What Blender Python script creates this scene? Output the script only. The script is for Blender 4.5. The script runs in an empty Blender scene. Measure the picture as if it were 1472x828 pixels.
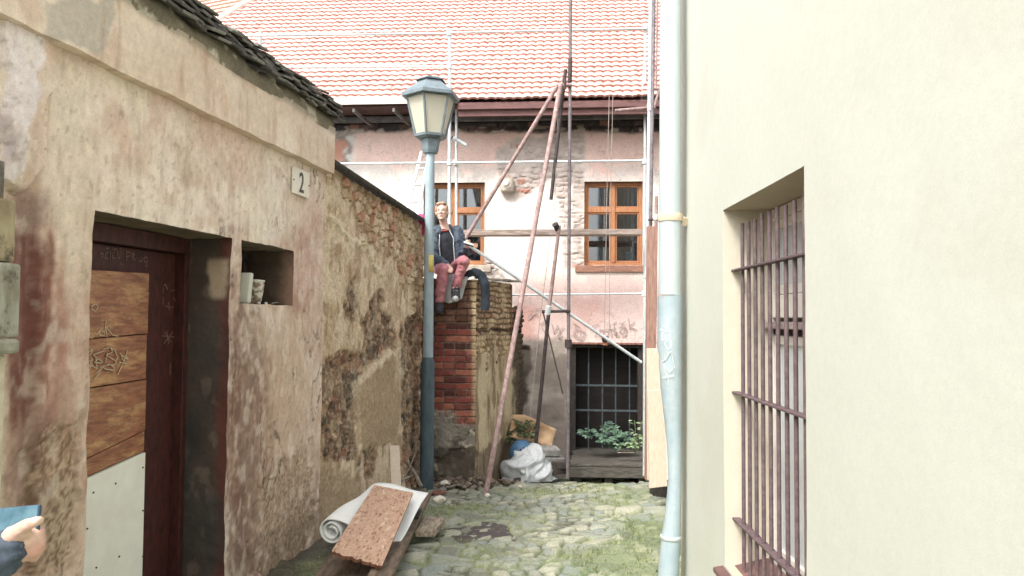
import bpy, bmesh, math, random
import numpy as np
from mathutils import Vector, Matrix
R_ = math.radians
rnd = random.Random(7)
scene = bpy.context.scene
COL = scene.collection

# ------------------------------------------------------------------ camera, world, sun, exposure
FPX, CX, CY, HC = 1104.0, 736.0, 414.0, 1.75
PITCH, ROLL = R_(2.28), R_(0.40)
CAM = np.array([0, 0, HC])
r0 = np.array([1.0, 0, 0]); u0 = np.array([0, -math.sin(PITCH), math.cos(PITCH)]); FW = np.array([0, math.cos(PITCH), math.sin(PITCH)])
CR = math.cos(ROLL) * r0 + math.sin(ROLL) * u0
CU = math.cos(ROLL) * u0 - math.sin(ROLL) * r0
cd = bpy.data.cameras.new('camera'); cam = bpy.data.objects.new('camera', cd); COL.objects.link(cam)
cd.sensor_width = 36.0; cd.lens = 36.0 * FPX / 1472.0; cd.clip_start = 0.05; cd.clip_end = 800
m = Matrix(((CR[0], CU[0], -FW[0], 0), (CR[1], CU[1], -FW[1], 0), (CR[2], CU[2], -FW[2], HC), (0, 0, 0, 1)))
cam.matrix_world = m
scene.camera = cam

SUN_EL, SUN_AZ = R_(50), R_(218)      # azimuth clockwise from +Y
w = bpy.data.worlds.new('World'); scene.world = w; w.use_nodes = True
nt = w.node_tree; nt.nodes.clear()
sky = nt.nodes.new('ShaderNodeTexSky'); sky.sky_type = 'NISHITA'; sky.sun_disc = False
sky.sun_elevation = SUN_EL; sky.sun_rotation = SUN_AZ; sky.air_density = 1.0; sky.dust_density = 4.0; sky.ozone_density = 1.0
hs = nt.nodes.new('ShaderNodeHueSaturation'); hs.inputs['Saturation'].default_value = 0.28     # cloud cover
bg = nt.nodes.new('ShaderNodeBackground'); bg.inputs['Strength'].default_value = 0.15
wo = nt.nodes.new('ShaderNodeOutputWorld')
nt.links.new(sky.outputs[0], hs.inputs['Color']); nt.links.new(hs.outputs[0], bg.inputs[0]); nt.links.new(bg.outputs[0], wo.inputs[0])
sl = bpy.data.lights.new('sun', 'SUN'); so = bpy.data.objects.new('sun', sl); COL.objects.link(so)
sl.energy = 1.2; sl.angle = R_(12); sl.color = (1.0, 0.965, 0.90)
sdir = Vector((math.sin(SUN_AZ) * math.cos(SUN_EL), math.cos(SUN_AZ) * math.cos(SUN_EL), math.sin(SUN_EL)))
so.rotation_euler = sdir.to_track_quat('Z', 'Y').to_euler()
vs = scene.view_settings
vs.view_transform = 'Standard'; vs.look = 'None'; vs.exposure = 1.42; vs.gamma = 1.0; vs.use_curve_mapping = False
scene.cycles.max_bounces = 8

# ------------------------------------------------------------------ helpers
def S(r, g, b, k=1.0):
    out = []
    for c in (r, g, b):
        c /= 255.0
        c = c / 12.92 if c <= 0.04045 else ((c + 0.055) / 1.055) ** 2.4
        out.append(c * k)
    out = np.array(out); lum = out @ np.array([.3, .59, .11]); return out * .78 + lum * .22
def ray(px, py):
    d = FW + CR * ((px - CX) / FPX) + CU * (-(py - CY) / FPX)
    return d
def PY(px, py, Y):
    d = ray(px, py); return CAM + d * (Y / d[1])
def proj(P):
    d = P - CAM; wv = np.maximum(d @ FW, 0.02)
    return CX + FPX * (d @ CR) / wv, CY - FPX * (d @ CU) / wv
def zg(y):
    y = np.asarray(y, float)
    return -0.07 * np.maximum(0, y - 6) - 0.08 * np.maximum(0, np.minimum(y, 12) - 8.9)
def G(px, py, up=0.0):
    lo, hi = 0.5, 30.0
    for _ in range(50):
        mid = (lo + hi) / 2
        if PY(px, py, mid)[2] > float(zg(mid)) + up: lo = mid
        else: hi = mid
    return PY(px, py, lo)
def PZ(px, py, z):
    d = ray(px, py); return CAM + d * ((z - HC) / d[2])
class Frame:
    def __init__(s, o, u, n):
        s.o = np.array(o, float); s.u = np.array([u[0], u[1], 0.0]); s.u /= np.linalg.norm(s.u)
        s.n = np.array([n[0], n[1], 0.0]); s.n /= np.linalg.norm(s.n)
    def w(s, u, n, z):
        u, n, z = np.broadcast_arrays(np.asarray(u, float), np.asarray(n, float), np.asarray(z, float))
        return s.o + u[..., None] * s.u + n[..., None] * s.n + z[..., None] * np.array([0, 0, 1.0])
    def hit(s, px, py, n=0.0):
        d = ray(px, py); a = s.o + s.n * n - CAM
        t = (a @ s.n) / (d @ s.n); P = CAM + d * t - s.o
        return float(P @ s.u), float(P[2])
    def at(s, px, py, n=0.0):
        u, z = s.hit(px, py, n); return s.w(u, n, z)
aL = R_(9.2)
FL = Frame((-2.49, 0, 0), (math.sin(aL), math.cos(aL)), (-math.cos(aL), math.sin(aL)))
FR = Frame((0.985, 0, 0), (0.02, 1), (1, -0.02))
aF = R_(4.7)
FF = Frame((1.0, 11.2, 0), (math.cos(aF), -math.sin(aF)), (math.sin(aF), math.cos(aF)))

def hsh(ix, iy, s):
    h = (ix.astype(np.int64) * 374761393 + iy.astype(np.int64) * 668265263 + s * 974634777) & 0x7fffffff
    h = ((h ^ (h >> 13)) * 1274126177) & 0x7fffffff
    h = (h ^ (h >> 16)) & 0xffffff
    return h / float(0xffffff)
def vn(x, y, s=0):
    ix = np.floor(x); iy = np.floor(y); fx = x - ix; fy = y - iy
    fx = fx * fx * (3 - 2 * fx); fy = fy * fy * (3 - 2 * fy)
    a = hsh(ix, iy, s); b = hsh(ix + 1, iy, s); c = hsh(ix, iy + 1, s); d = hsh(ix + 1, iy + 1, s)
    return (a + (b - a) * fx) * (1 - fy) + (c + (d - c) * fx) * fy
def fb(x, y, s=0, o=4, g=0.5):
    x = np.asarray(x, float); y = np.asarray(y, float)
    t = 0; a = 1.0; tot = 0
    for i in range(o):
        t = t + a * vn(x, y, s + i * 17); tot += a; a *= g; x = x * 2.03 + 5.1; y = y * 2.03 + 3.7
    return t / tot
VOFF = [0, 0]
def vor(x, y, s=0):
    ix = np.floor(x); iy = np.floor(y); ox = np.zeros(x.shape); oy = np.zeros(x.shape)
    f1 = np.full(x.shape, 9.0); f2 = np.full(x.shape, 9.0); c1 = np.zeros(x.shape); c2 = np.zeros(x.shape)
    for dx in (-1, 0, 1):
        for dy in (-1, 0, 1):
            cx = ix + dx; cy = iy + dy
            jx = cx + 0.12 + 0.76 * hsh(cx, cy, s + 1); jy = cy + 0.12 + 0.76 * hsh(cx, cy, s + 2)
            d = np.hypot(x - jx, y - jy)
            n = d < f1
            f2 = np.where(n, f1, np.minimum(f2, d)); f1 = np.where(n, d, f1)
            c1 = np.where(n, hsh(cx, cy, s + 3), c1); c2 = np.where(n, hsh(cx, cy, s + 4), c2)
            ox = np.where(n, x - jx, ox); oy = np.where(n, y - jy, oy)
    VOFF[:] = [ox, oy]
    return f1, f2, c1, c2
def sst(a, b, x):
    t = np.clip((x - a) / (b - a), 0, 1); return t * t * (3 - 2 * t)
def inside(px, py, poly):
    """signed pixel distance, positive inside"""
    n = len(poly); d = np.full(px.shape, 1e9); c = np.zeros(px.shape, bool)
    for i in range(n):
        ax, ay = poly[i]; bx, by = poly[(i + 1) % n]
        ex, ey = bx - ax, by - ay
        t = np.clip(((px - ax) * ex + (py - ay) * ey) / (ex * ex + ey * ey + 1e-9), 0, 1)
        d = np.minimum(d, np.hypot(px - ax - ex * t, py - ay - ey * t))
        if ey != 0:
            c ^= ((ay > py) != (by > py)) & (px < ex * (py - ay) / ey + ax)
    return np.where(c, d, -d)
def mix(a, b, t):
    t = np.asarray(t)[..., None]; return a * (1 - t) + b * t

# ------------------------------------------------------------------ materials
MATS = {}
def _nodes(name):
    m = bpy.data.materials.new(name); m.use_nodes = True; n = m.node_tree
    b = n.nodes['Principled BSDF']; return m, n, b
def noise(n, sc, det=5, rough=0.6, stretch=None):
    tc = n.nodes.new('ShaderNodeTexCoord'); t = n.nodes.new('ShaderNodeTexNoise')
    t.inputs['Scale'].default_value = sc; t.inputs['Detail'].default_value = det; t.inputs['Roughness'].default_value = rough
    if stretch:
        mp = n.nodes.new('ShaderNodeMapping'); mp.inputs['Scale'].default_value = stretch
        n.links.new(tc.outputs['Object'], mp.inputs[0]); n.links.new(mp.outputs[0], t.inputs['Vector'])
    else: n.links.new(tc.outputs['Object'], t.inputs['Vector'])
    return t.outputs['Fac']
def bumps(n, b, lst):
    prev = None
    for sc, st, dist in lst:
        bp = n.nodes.new('ShaderNodeBump'); bp.inputs['Strength'].default_value = st; bp.inputs['Distance'].default_value = dist
        n.links.new(noise(n, sc, 6, 0.65), bp.inputs['Height'])
        if prev: n.links.new(prev, bp.inputs['Normal'])
        prev = bp.outputs[0]
    if prev: n.links.new(prev, b.inputs['Normal'])
def ramp(n, src, stops):
    r = n.nodes.new('ShaderNodeValToRGB'); e = r.color_ramp.elements
    while len(e) < len(stops): e.new(0.5)
    for i, (p, c) in enumerate(stops): e[i].position = p; e[i].color = (*c, 1)
    n.links.new(src, r.inputs[0]); return r.outputs[0]
def mulc(n, a, b, fac=1.0):
    x = n.nodes.new('ShaderNodeMix'); x.data_type = 'RGBA'; x.blend_type = 'MULTIPLY'; x.inputs[0].default_value = fac
    n.links.new(a, x.inputs[6]); n.links.new(b, x.inputs[7]); return x.outputs[2]
def vcm(name, rough=0.92, fine=((70, .30), (240, .22)), bump=((60, .5, .006), (260, .4, .002)), metal=0, spec=0.25):
    """colour attribute (stains and patches of the surface) times fine procedural grain"""
    if name in MATS: return MATS[name]
    m, n, b = _nodes(name)
    a = n.nodes.new('ShaderNodeAttribute'); a.attribute_name = 'Col'; c = a.outputs['Color']
    for sc, am in fine:
        c = mulc(n, c, ramp(n, noise(n, sc, 6, .7), [(0.3, (1 - am,) * 3), (0.68, (1 + am,) * 3)]))
    n.links.new(c, b.inputs['Base Color']); b.inputs['Roughness'].default_value = rough
    b.inputs['Metallic'].default_value = metal; b.inputs['Specular IOR Level'].default_value = spec
    bumps(n, b, bump); MATS[name] = m; return m
def pm(name, c1, c2=None, sc=20, stretch=None, rough=0.7, metal=0, bump=(), lo=.38, hi=.62, c3=None, sc3=120, lo3=.6, hi3=.66, spec=.4, st3=None):
    if name in MATS: return MATS[name]
    m, n, b = _nodes(name)
    if c2 is None: c2 = tuple(np.array(c1) * .75)
    c = ramp(n, noise(n, sc, 6, .65, stretch), [(lo, tuple(c1)), (hi, tuple(c2))])
    if c3 is not None:
        x = n.nodes.new('ShaderNodeMix'); x.data_type = 'RGBA'
        n.links.new(ramp(n, noise(n, sc3, 7, .75, st3), [(lo3, (0, 0, 0)), (hi3, (1, 1, 1))]), x.inputs[0])
        n.links.new(c, x.inputs[6]); x.inputs[7].default_value = (*c3, 1); c = x.outputs[2]
    n.links.new(c, b.inputs['Base Color']); b.inputs['Roughness'].default_value = rough; b.inputs['Metallic'].default_value = metal
    b.inputs['Specular IOR Level'].default_value = spec
    bumps(n, b, bump); MATS[name] = m; return m
def glassmat(name, tint=(.9, .95, 1.0), refl=.14):
    if name in MATS: return MATS[name]
    m, n, b = _nodes(name); n.nodes.remove(b)
    tr = n.nodes.new('ShaderNodeBsdfTransparent'); tr.inputs[0].default_value = (*tint, 1)
    gl = n.nodes.new('ShaderNodeBsdfGlossy'); gl.inputs['Roughness'].default_value = .04
    lw = n.nodes.new('ShaderNodeLayerWeight'); lw.inputs[0].default_value = .25
    mr = n.nodes.new('ShaderNodeMath'); mr.operation = 'ADD'; mr.inputs[1].default_value = refl; mr.use_clamp = True
    n.links.new(lw.outputs['Fresnel'], mr.inputs[0])
    x = n.nodes.new('ShaderNodeMixShader'); n.links.new(mr.outputs[0], x.inputs[0]); n.links.new(tr.outputs[0], x.inputs[1]); n.links.new(gl.outputs[0], x.inputs[2])
    n.links.new(x.outputs[0], n.nodes['Material Output'].inputs[0]); MATS[name] = m; return m

# ------------------------------------------------------------------ objects
def tag(o, label=None, cat=None, group=None, kind=None):
    if label: o['label'] = label
    if cat: o['category'] = cat
    if group: o['group'] = group
    if kind: o['kind'] = kind
    return o
def thing(name, label, cat, loc, group=None):
    o = bpy.data.objects.new(name, None); COL.objects.link(o); o.location = Vector([float(v) for v in loc]); o.empty_display_size = .1
    return tag(o, label, cat, group)
def wloc(o):
    v = np.zeros(3)
    while o is not None: v = v + np.array(o.location); o = o.parent
    return v
def link(name, me, mat, parent=None, loc=None):
    """mesh data is in world coordinates; shift it to the object's own origin"""
    o = bpy.data.objects.new(name, me); COL.objects.link(o)
    if parent is not None: base = wloc(parent); o.parent = parent
    elif loc is not None: base = np.array([float(v) for v in loc]); o.location = Vector(base)
    else: base = np.zeros(3)
    n = len(me.vertices); co = np.empty(n * 3); me.vertices.foreach_get('co', co)
    co = co.reshape(-1, 3) - base; me.vertices.foreach_set('co', co.ravel()); me.update()
    if mat is not None: me.materials.append(mat)
    return o
def from_arr(name, V, F, col=None, smooth=True):
    me = bpy.data.meshes.new(name)
    me.from_pydata([tuple(v) for v in np.asarray(V, float)], [], [tuple(int(i) for i in f) for f in F])
    if col is not None:
        at = me.color_attributes.new('Col', 'FLOAT_COLOR', 'POINT')
        c = np.ones((len(V), 4)); c[:, :3] = np.clip(col, 0.002, 0.95); at.data.foreach_set('color', c.ravel())
    me.polygons.foreach_set('use_smooth', np.full(len(me.polygons), smooth)); me.update(); return me
def gfaces(nu, nv, keep=None, flip=False):
    i = np.arange(nu * nv).reshape(nu, nv)
    f = np.stack([i[:-1, :-1], i[1:, :-1], i[1:, 1:], i[:-1, 1:]], -1)
    if flip: f = f[..., ::-1]
    f = f.reshape(-1, 4)
    if keep is not None: f = f[keep.reshape(-1)]
    return f
class MB:
    def __init__(s): s.V = []; s.F = []; s.C = []
    def add(s, V, F, c=None):
        k = len(s.V); s.V += [tuple(float(x) for x in v) for v in V]; s.F += [tuple(int(i) + k for i in f) for f in F]
        s.C += [tuple(c) if c is not None else (.5, .5, .5)] * len(V) if (c is None or np.ndim(c) == 1) else [tuple(x) for x in c]; return s
    def grid(s, P, keep=None, flip=False, c=None):
        nu, nv = P.shape[:2]
        return s.add(P.reshape(-1, 3), gfaces(nu, nv, keep, flip), None if c is None else (c if np.ndim(c) == 1 else c.reshape(-1, 3)))
    def hexa(s, b, t, c=None):                     # 4 bottom corners, 4 top corners
        return s.add(list(b) + list(t), [(3, 2, 1, 0), (4, 5, 6, 7), (0, 1, 5, 4), (1, 2, 6, 5), (2, 3, 7, 6), (3, 0, 4, 7)], c)
    def slab(s, top4, th, c=None):                 # four top corners, thickness along the normal
        q = [np.array(p, float) for p in top4]; n = np.cross(q[2] - q[0], q[3] - q[1]); n /= np.linalg.norm(n)
        return s.hexa([p - n * th for p in q], q, c)
    def fbox(s, fr, u0_, u1, n0, n1, z0, z1, c=None):
        b = [fr.w(u0_, n0, z0), fr.w(u1, n0, z0), fr.w(u1, n1, z0), fr.w(u0_, n1, z0)]
        t = [fr.w(u0_, n0, z1), fr.w(u1, n0, z1), fr.w(u1, n1, z1), fr.w(u0_, n1, z1)]
        return s.hexa(b, t, c)
    def box(s, ctr, size, rz=0, tilt=(0, 0), c=None):
        M = Matrix.Rotation(rz, 3, 'Z') @ Matrix.Rotation(tilt[0], 3, 'X') @ Matrix.Rotation(tilt[1], 3, 'Y')
        sx, sy, sz = [v / 2 for v in size]; o = Vector([float(v) for v in ctr])
        pt = lambda a, b, cc: o + M @ Vector((a * sx, b * sy, cc * sz))
        return s.hexa([pt(-1, -1, -1), pt(1, -1, -1), pt(1, 1, -1), pt(-1, 1, -1)], [pt(-1, -1, 1), pt(1, -1, 1), pt(1, 1, 1), pt(-1, 1, 1)], c)
    def tube(s, pts, rad, seg=12, cap=True, flat=None, c=None):
        pts = [np.array(p, float) for p in pts]; n = len(pts)
        if np.ndim(rad) == 0: rad = [rad] * n
        V = []; prev = None
        for i, p in enumerate(pts):
            t = pts[min(i + 1, n - 1)] - pts[max(i - 1, 0)]; t = t / np.linalg.norm(t)
            if prev is None:
                a = np.array([0, 0, 1.0]) if abs(t[2]) < .9 else np.array([1.0, 0, 0])
            else: a = prev
            a = a - t * (a @ t); a /= np.linalg.norm(a); b = np.cross(t, a); prev = a
            fl = flat if flat else (1, 1)
            for k in range(seg):
                q = 2 * math.pi * k / seg; V.append(p + rad[i] * (a * math.cos(q) * fl[0] + b * math.sin(q) * fl[1]))
        F = []
        for i in range(n - 1):
            for k in range(seg):
                k2 = (k + 1) % seg; F.append((i * seg + k, i * seg + k2, (i + 1) * seg + k2, (i + 1) * seg + k))
        if cap: F.append(tuple(range(seg))[::-1]); F.append(tuple((n - 1) * seg + k for k in range(seg)))
        return s.add(V, F, c)
    def lathe(s, ctr, prof, seg=24, rot=0, c=None):
        V = []; ctr = np.array(ctr, float)
        for r, z in prof:
            for k in range(seg):
                q = 2 * math.pi * k / seg + rot; V.append(ctr + np.array([r * math.cos(q), r * math.sin(q), z]))
        F = []
        for i in range(len(prof) - 1):
            for k in range(seg):
                k2 = (k + 1) % seg; F.append((i * seg + k, i * seg + k2, (i + 1) * seg + k2, (i + 1) * seg + k))
        F.append(tuple(range(seg))[::-1]); F.append(tuple((len(prof) - 1) * seg + k for k in range(seg)))
        return s.add(V, F, c)
    def ribbon(s, fr, pts, wd, n, th=.0015):
        for (a, b) in zip(pts[:-1], pts[1:]):
            a = np.array(a); b = np.array(b); d = b - a; L = np.hypot(*d)
            if L < 1e-6: continue
            d = d / L; p = np.array([-d[1], d[0]]) * wd / 2; a = a - d * wd * .3; b = b + d * wd * .3
            q = [a - p, b - p, b + p, a + p]
            s.hexa([fr.w(x, n, z) for x, z in q], [fr.w(x, n - th, z) for x, z in q])
        return s
    def build(s, name, mat, parent=None, loc=None, smooth=False, bevel=0, col=False):
        me = from_arr(name, s.V, s.F, np.array(s.C) if col else None, smooth)
        bm = bmesh.new(); bm.from_mesh(me); bmesh.ops.recalc_face_normals(bm, faces=bm.faces[:]); bm.to_mesh(me); bm.free()
        if smooth:
            me.polygons.foreach_set('use_smooth', [True] * len(me.polygons))
            try: me.set_sharp_from_angle(angle=R_(40))
            except Exception: pass
        o = link(name, me, mat, parent, loc)
        if bevel:
            b = o.modifiers.new('bevel', 'BEVEL'); b.width = bevel; b.segments = 2; b.limit_method = 'ANGLE'; b.angle_limit = R_(50)
        return o
def pxpoly(fr, pts, n=0): return [fr.hit(x, y, n) for x, y in pts]

# materials used by many
m_plaster = vcm('old_plaster', fine=((35, .10), (160, .14)), bump=((30, .35, .008), (180, .35, .002)))
m_rubble = vcm('rubble', bump=((45, .6, .012), (160, .5, .004)))
m_facade = vcm('facade_plaster', fine=((40, .14), (160, .16)), bump=((50, .35, .006), (200, .3, .003)))
m_brick = vcm('weathered_brick', fine=((60, .3), (200, .25)), bump=((70, .6, .008), (220, .5, .003)))
m_steel = pm('galvanised_steel', S(214, 220, 220), S(184, 194, 198), 14, rough=.42, metal=.2, bump=((120, .12, .002),))
m_rust = pm('rusty_steel', S(172, 142, 136), S(140, 108, 102), 16, rough=.8, c3=tuple(S(200, 186, 180)), sc3=22, lo3=.56, hi3=.68, bump=((150, .35, .002),))
m_rustdark = pm('dark_rusty_steel', S(84, 70, 68), S(54, 46, 46), 16, rough=.75, c3=tuple(S(120, 112, 112)), sc3=60, lo3=.6, hi3=.68, bump=((150, .35, .002),))
m_dark = pm('dark_interior', (.012, .011, .010), (.03, .026, .022), 8, rough=.95)
m_greywood = pm('grey_weathered_wood', S(150, 138, 122), S(100, 92, 82), 14, stretch=(1, 1, 1), rough=.9, bump=((60, .5, .005),))
m_palewood = pm('pale_sawn_wood', S(222, 206, 182), S(205, 184, 156), 9, stretch=(14, 14, 1.2), rough=.8, bump=((120, .2, .002),), c3=tuple(S(165, 125, 98)), sc3=9, lo3=.70, hi3=.74)

# ------------------------------------------------------------------ ground and cobbles
ys = [-120, -20, 0, 3, 6, 8.9, 10, 12, 20, 160]
P = np.array([[(x, y, float(zg(y)) - .05) for y in ys] for x in (-150, -20, -3, 0, 3, 20, 150)])
g = MB().grid(P).build('ground', pm('bare_earth', S(120, 112, 92, .7), S(92, 88, 70, .7), 3, rough=1, bump=((20, .5, .02),))); tag(g, kind='structure')
def paving():
    xs = np.arange(-2.6, 3.4, .0165); yv = np.concatenate([np.arange(-1.5, 4.6, .06), np.arange(4.6, 11.6, .0165)])
    X, Y = np.meshgrid(xs, yv, indexing='ij')
    wx = X + .16 * (fb(X * 2.5, Y * 2.5, 3) - .5); wy = Y + .16 * (fb(X * 2.5, Y * 2.5, 9) - .5)
    wx = wx + .16 * np.floor(wy / .5) ** .0
    f1, f2, c1, c2 = vor(wx / .25 + .3 * wy, wy / .185, 5)
    o1x, o1y = VOFF
    g1, g2, d1, d2 = vor(wx / .13 - .2 * wy, wy / .11, 31)
    o2x, o2y = VOFF
    small = sst(.46, .5, fb(X * 1.6, Y * 1.6, 21, 3))
    e = np.where(small > .5, (g2 - g1) * .11, (f2 - f1) * .2); c1 = np.where(small > .5, d1, c1); c2 = np.where(small > .5, d2, c2)
    e = e - .012 * (fb(X * 22, Y * 22, 4) - .5)
    e = e - .02 * (fb(X * 7, Y * 7, 44) - .5)
    st = sst(.010, .026, e)
    z = zg(Y) + .05 * (fb(X * .8, Y * .8, 8, 2) - .5) - .02 + st * (.010 + .016 * c1) + .012 * (fb(X * 7, Y * 7, 12) - .3) * st
    sm_ = small > .5; z = z + st * (np.where(sm_, o2x * .6, o1x) * (c1 - .5) * .10 + np.where(sm_, o2y * .6, o1y) * (c2 - .5) * .10)
    px, py = proj(np.stack([X, Y, z], -1))
    # stone colours: grey, blue-grey, sandy
    C = mix(S(164, 166, 150), S(140, 150, 148), sst(.45, .75, c2)); C = mix(C, S(190, 186, 160), sst(.70, .85, c1)); C = mix(C, S(120, 116, 104), sst(.2, .08, c1)); C = mix(C, S(172, 160, 140), sst(.62, .7, fb(X * 5, Y * 5, 47)) * .5)
    C = C * (.78 + .45 * fb(X * 14, Y * 14, 40))[..., None]
    mo = .02 + fb(X * 1.6, Y * 1.6, 51, 3) + .3 * (fb(X * 9, Y * 9, 52) - .5) + .2 * sst(.25, 1.1, X) * sst(9.3, 7.6, Y) + .14 * sst(6.2, 5.2, Y) - .05
    moss = np.clip(sst(.42, .6, mo) * (1 - .6 * st) + sst(.6, .75, mo + .25 * (fb(X * 20, Y * 20, 60) - .5)) * .8 * (1 - .35 * c1), 0, 1)
    mc = mix(S(98, 110, 66), S(138, 146, 92), fb(X * 12, Y * 12, 71)); mc = mix(mc, S(88, 106, 66), sst(.5, .7, fb(X * 2, Y * 2, 73)) * .7)
    C = mix(C, S(146, 154, 126), .25 + .3 * fb(X * 3, Y * 3, 48)); C = C * .82; joint = mix(S(84, 82, 60), mc, sst(.32, .5, mo))
    C = mix(joint, C, st); C = mix(C, mc, moss * .85)
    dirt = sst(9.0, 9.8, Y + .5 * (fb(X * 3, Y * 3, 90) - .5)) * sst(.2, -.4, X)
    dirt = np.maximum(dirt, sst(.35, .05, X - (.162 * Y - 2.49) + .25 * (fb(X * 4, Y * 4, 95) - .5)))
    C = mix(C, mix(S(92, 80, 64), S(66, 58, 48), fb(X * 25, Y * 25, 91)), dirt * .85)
    z = z + moss * .012 * fb(X * 60, Y * 60, 77)
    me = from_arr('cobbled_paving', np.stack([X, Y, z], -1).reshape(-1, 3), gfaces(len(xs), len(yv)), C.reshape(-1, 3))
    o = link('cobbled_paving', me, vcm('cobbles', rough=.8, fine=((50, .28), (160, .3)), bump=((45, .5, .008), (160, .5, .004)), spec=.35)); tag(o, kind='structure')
paving()
def patch():
    c = G(685, 764); rr = np.linspace(0, 1, 14); qq = np.linspace(0, 2 * math.pi, 72)
    Rr, Q = np.meshgrid(rr, qq, indexing='ij')
    rad = 1 + .34 * (fb(np.cos(Q) * 2 + 4, np.sin(Q) * 2 + 4, 3) - .5) * 2
    X = c[0] + .335 * Rr * rad * np.cos(Q); Y = c[1] + .40 * Rr * rad * np.sin(Q)
    Z = zg(Y) + .05 * (fb(X * .8, Y * .8, 8, 2) - .5) - .055 * sst(.86, 1.0, Rr) + .017 * fb(X * 30, Y * 30, 6)
    C = mix(S(70, 62, 62), S(104, 94, 92), fb(X * 40, Y * 40, 8)); C = mix(C, S(150, 146, 138), sst(.70, .74, fb(X * 18, Y * 18, 33)) * .6); C = mix(C, S(110, 108, 84), sst(.8, 1.0, Rr + .3 * (fb(X * 9, Y * 9, 34) - .5)))
    me = from_arr('asphalt_patch', np.stack([X, Y, Z], -1).reshape(-1, 3), gfaces(14, 72), C.reshape(-1, 3))
    o = link('asphalt_patch', me, vcm('asphalt', fine=((200, .3), (500, .3)), bump=((220, .9, .006),))); tag(o, kind='structure')
patch()

# ------------------------------------------------------------------ old house on the left
U_DOOR0 = FL.hit(134, 330)[0]; U_PIER0 = FL.hit(331, 400)[0]; U_PIER1 = FL.hit(346, 400)[0]; U_NICHE1 = FL.hit(422, 400)[0]
Z_LIN = FL.hit(134, 302)[1]; Z_NT = FL.hit(400, 352)[1]; Z_NB = FL.hit(385, 438)[1]
U_END = FL.hit(466, 300)[0]; Z_COR = FL.hit(461, 246)[1]; Z_CTOP = FL.hit(464, 190)[1]
house = thing('old_house', 'derelict low house with peeling tan plaster and a boarded doorway on the left', 'house', FL.w(4.5, 0, 0))
def seglin(keys, step):
    out = []
    for a, b in zip(keys[:-1], keys[1:]):
        n = max(1, int(round((b - a) / step))); out += list(np.linspace(a, b, n, endpoint=False))
    return np.array(out + [keys[-1]])
def lw_disp(u, z):
    d = -.012 * (fb(u * 2.2, z * 2.2, 1) - .5) * 2 - .006 * (fb(u * 9, z * 9, 2) - .5) * 2 - .003 * (fb(u * 40, z * 40, 3) - .5)
    return d
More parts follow.
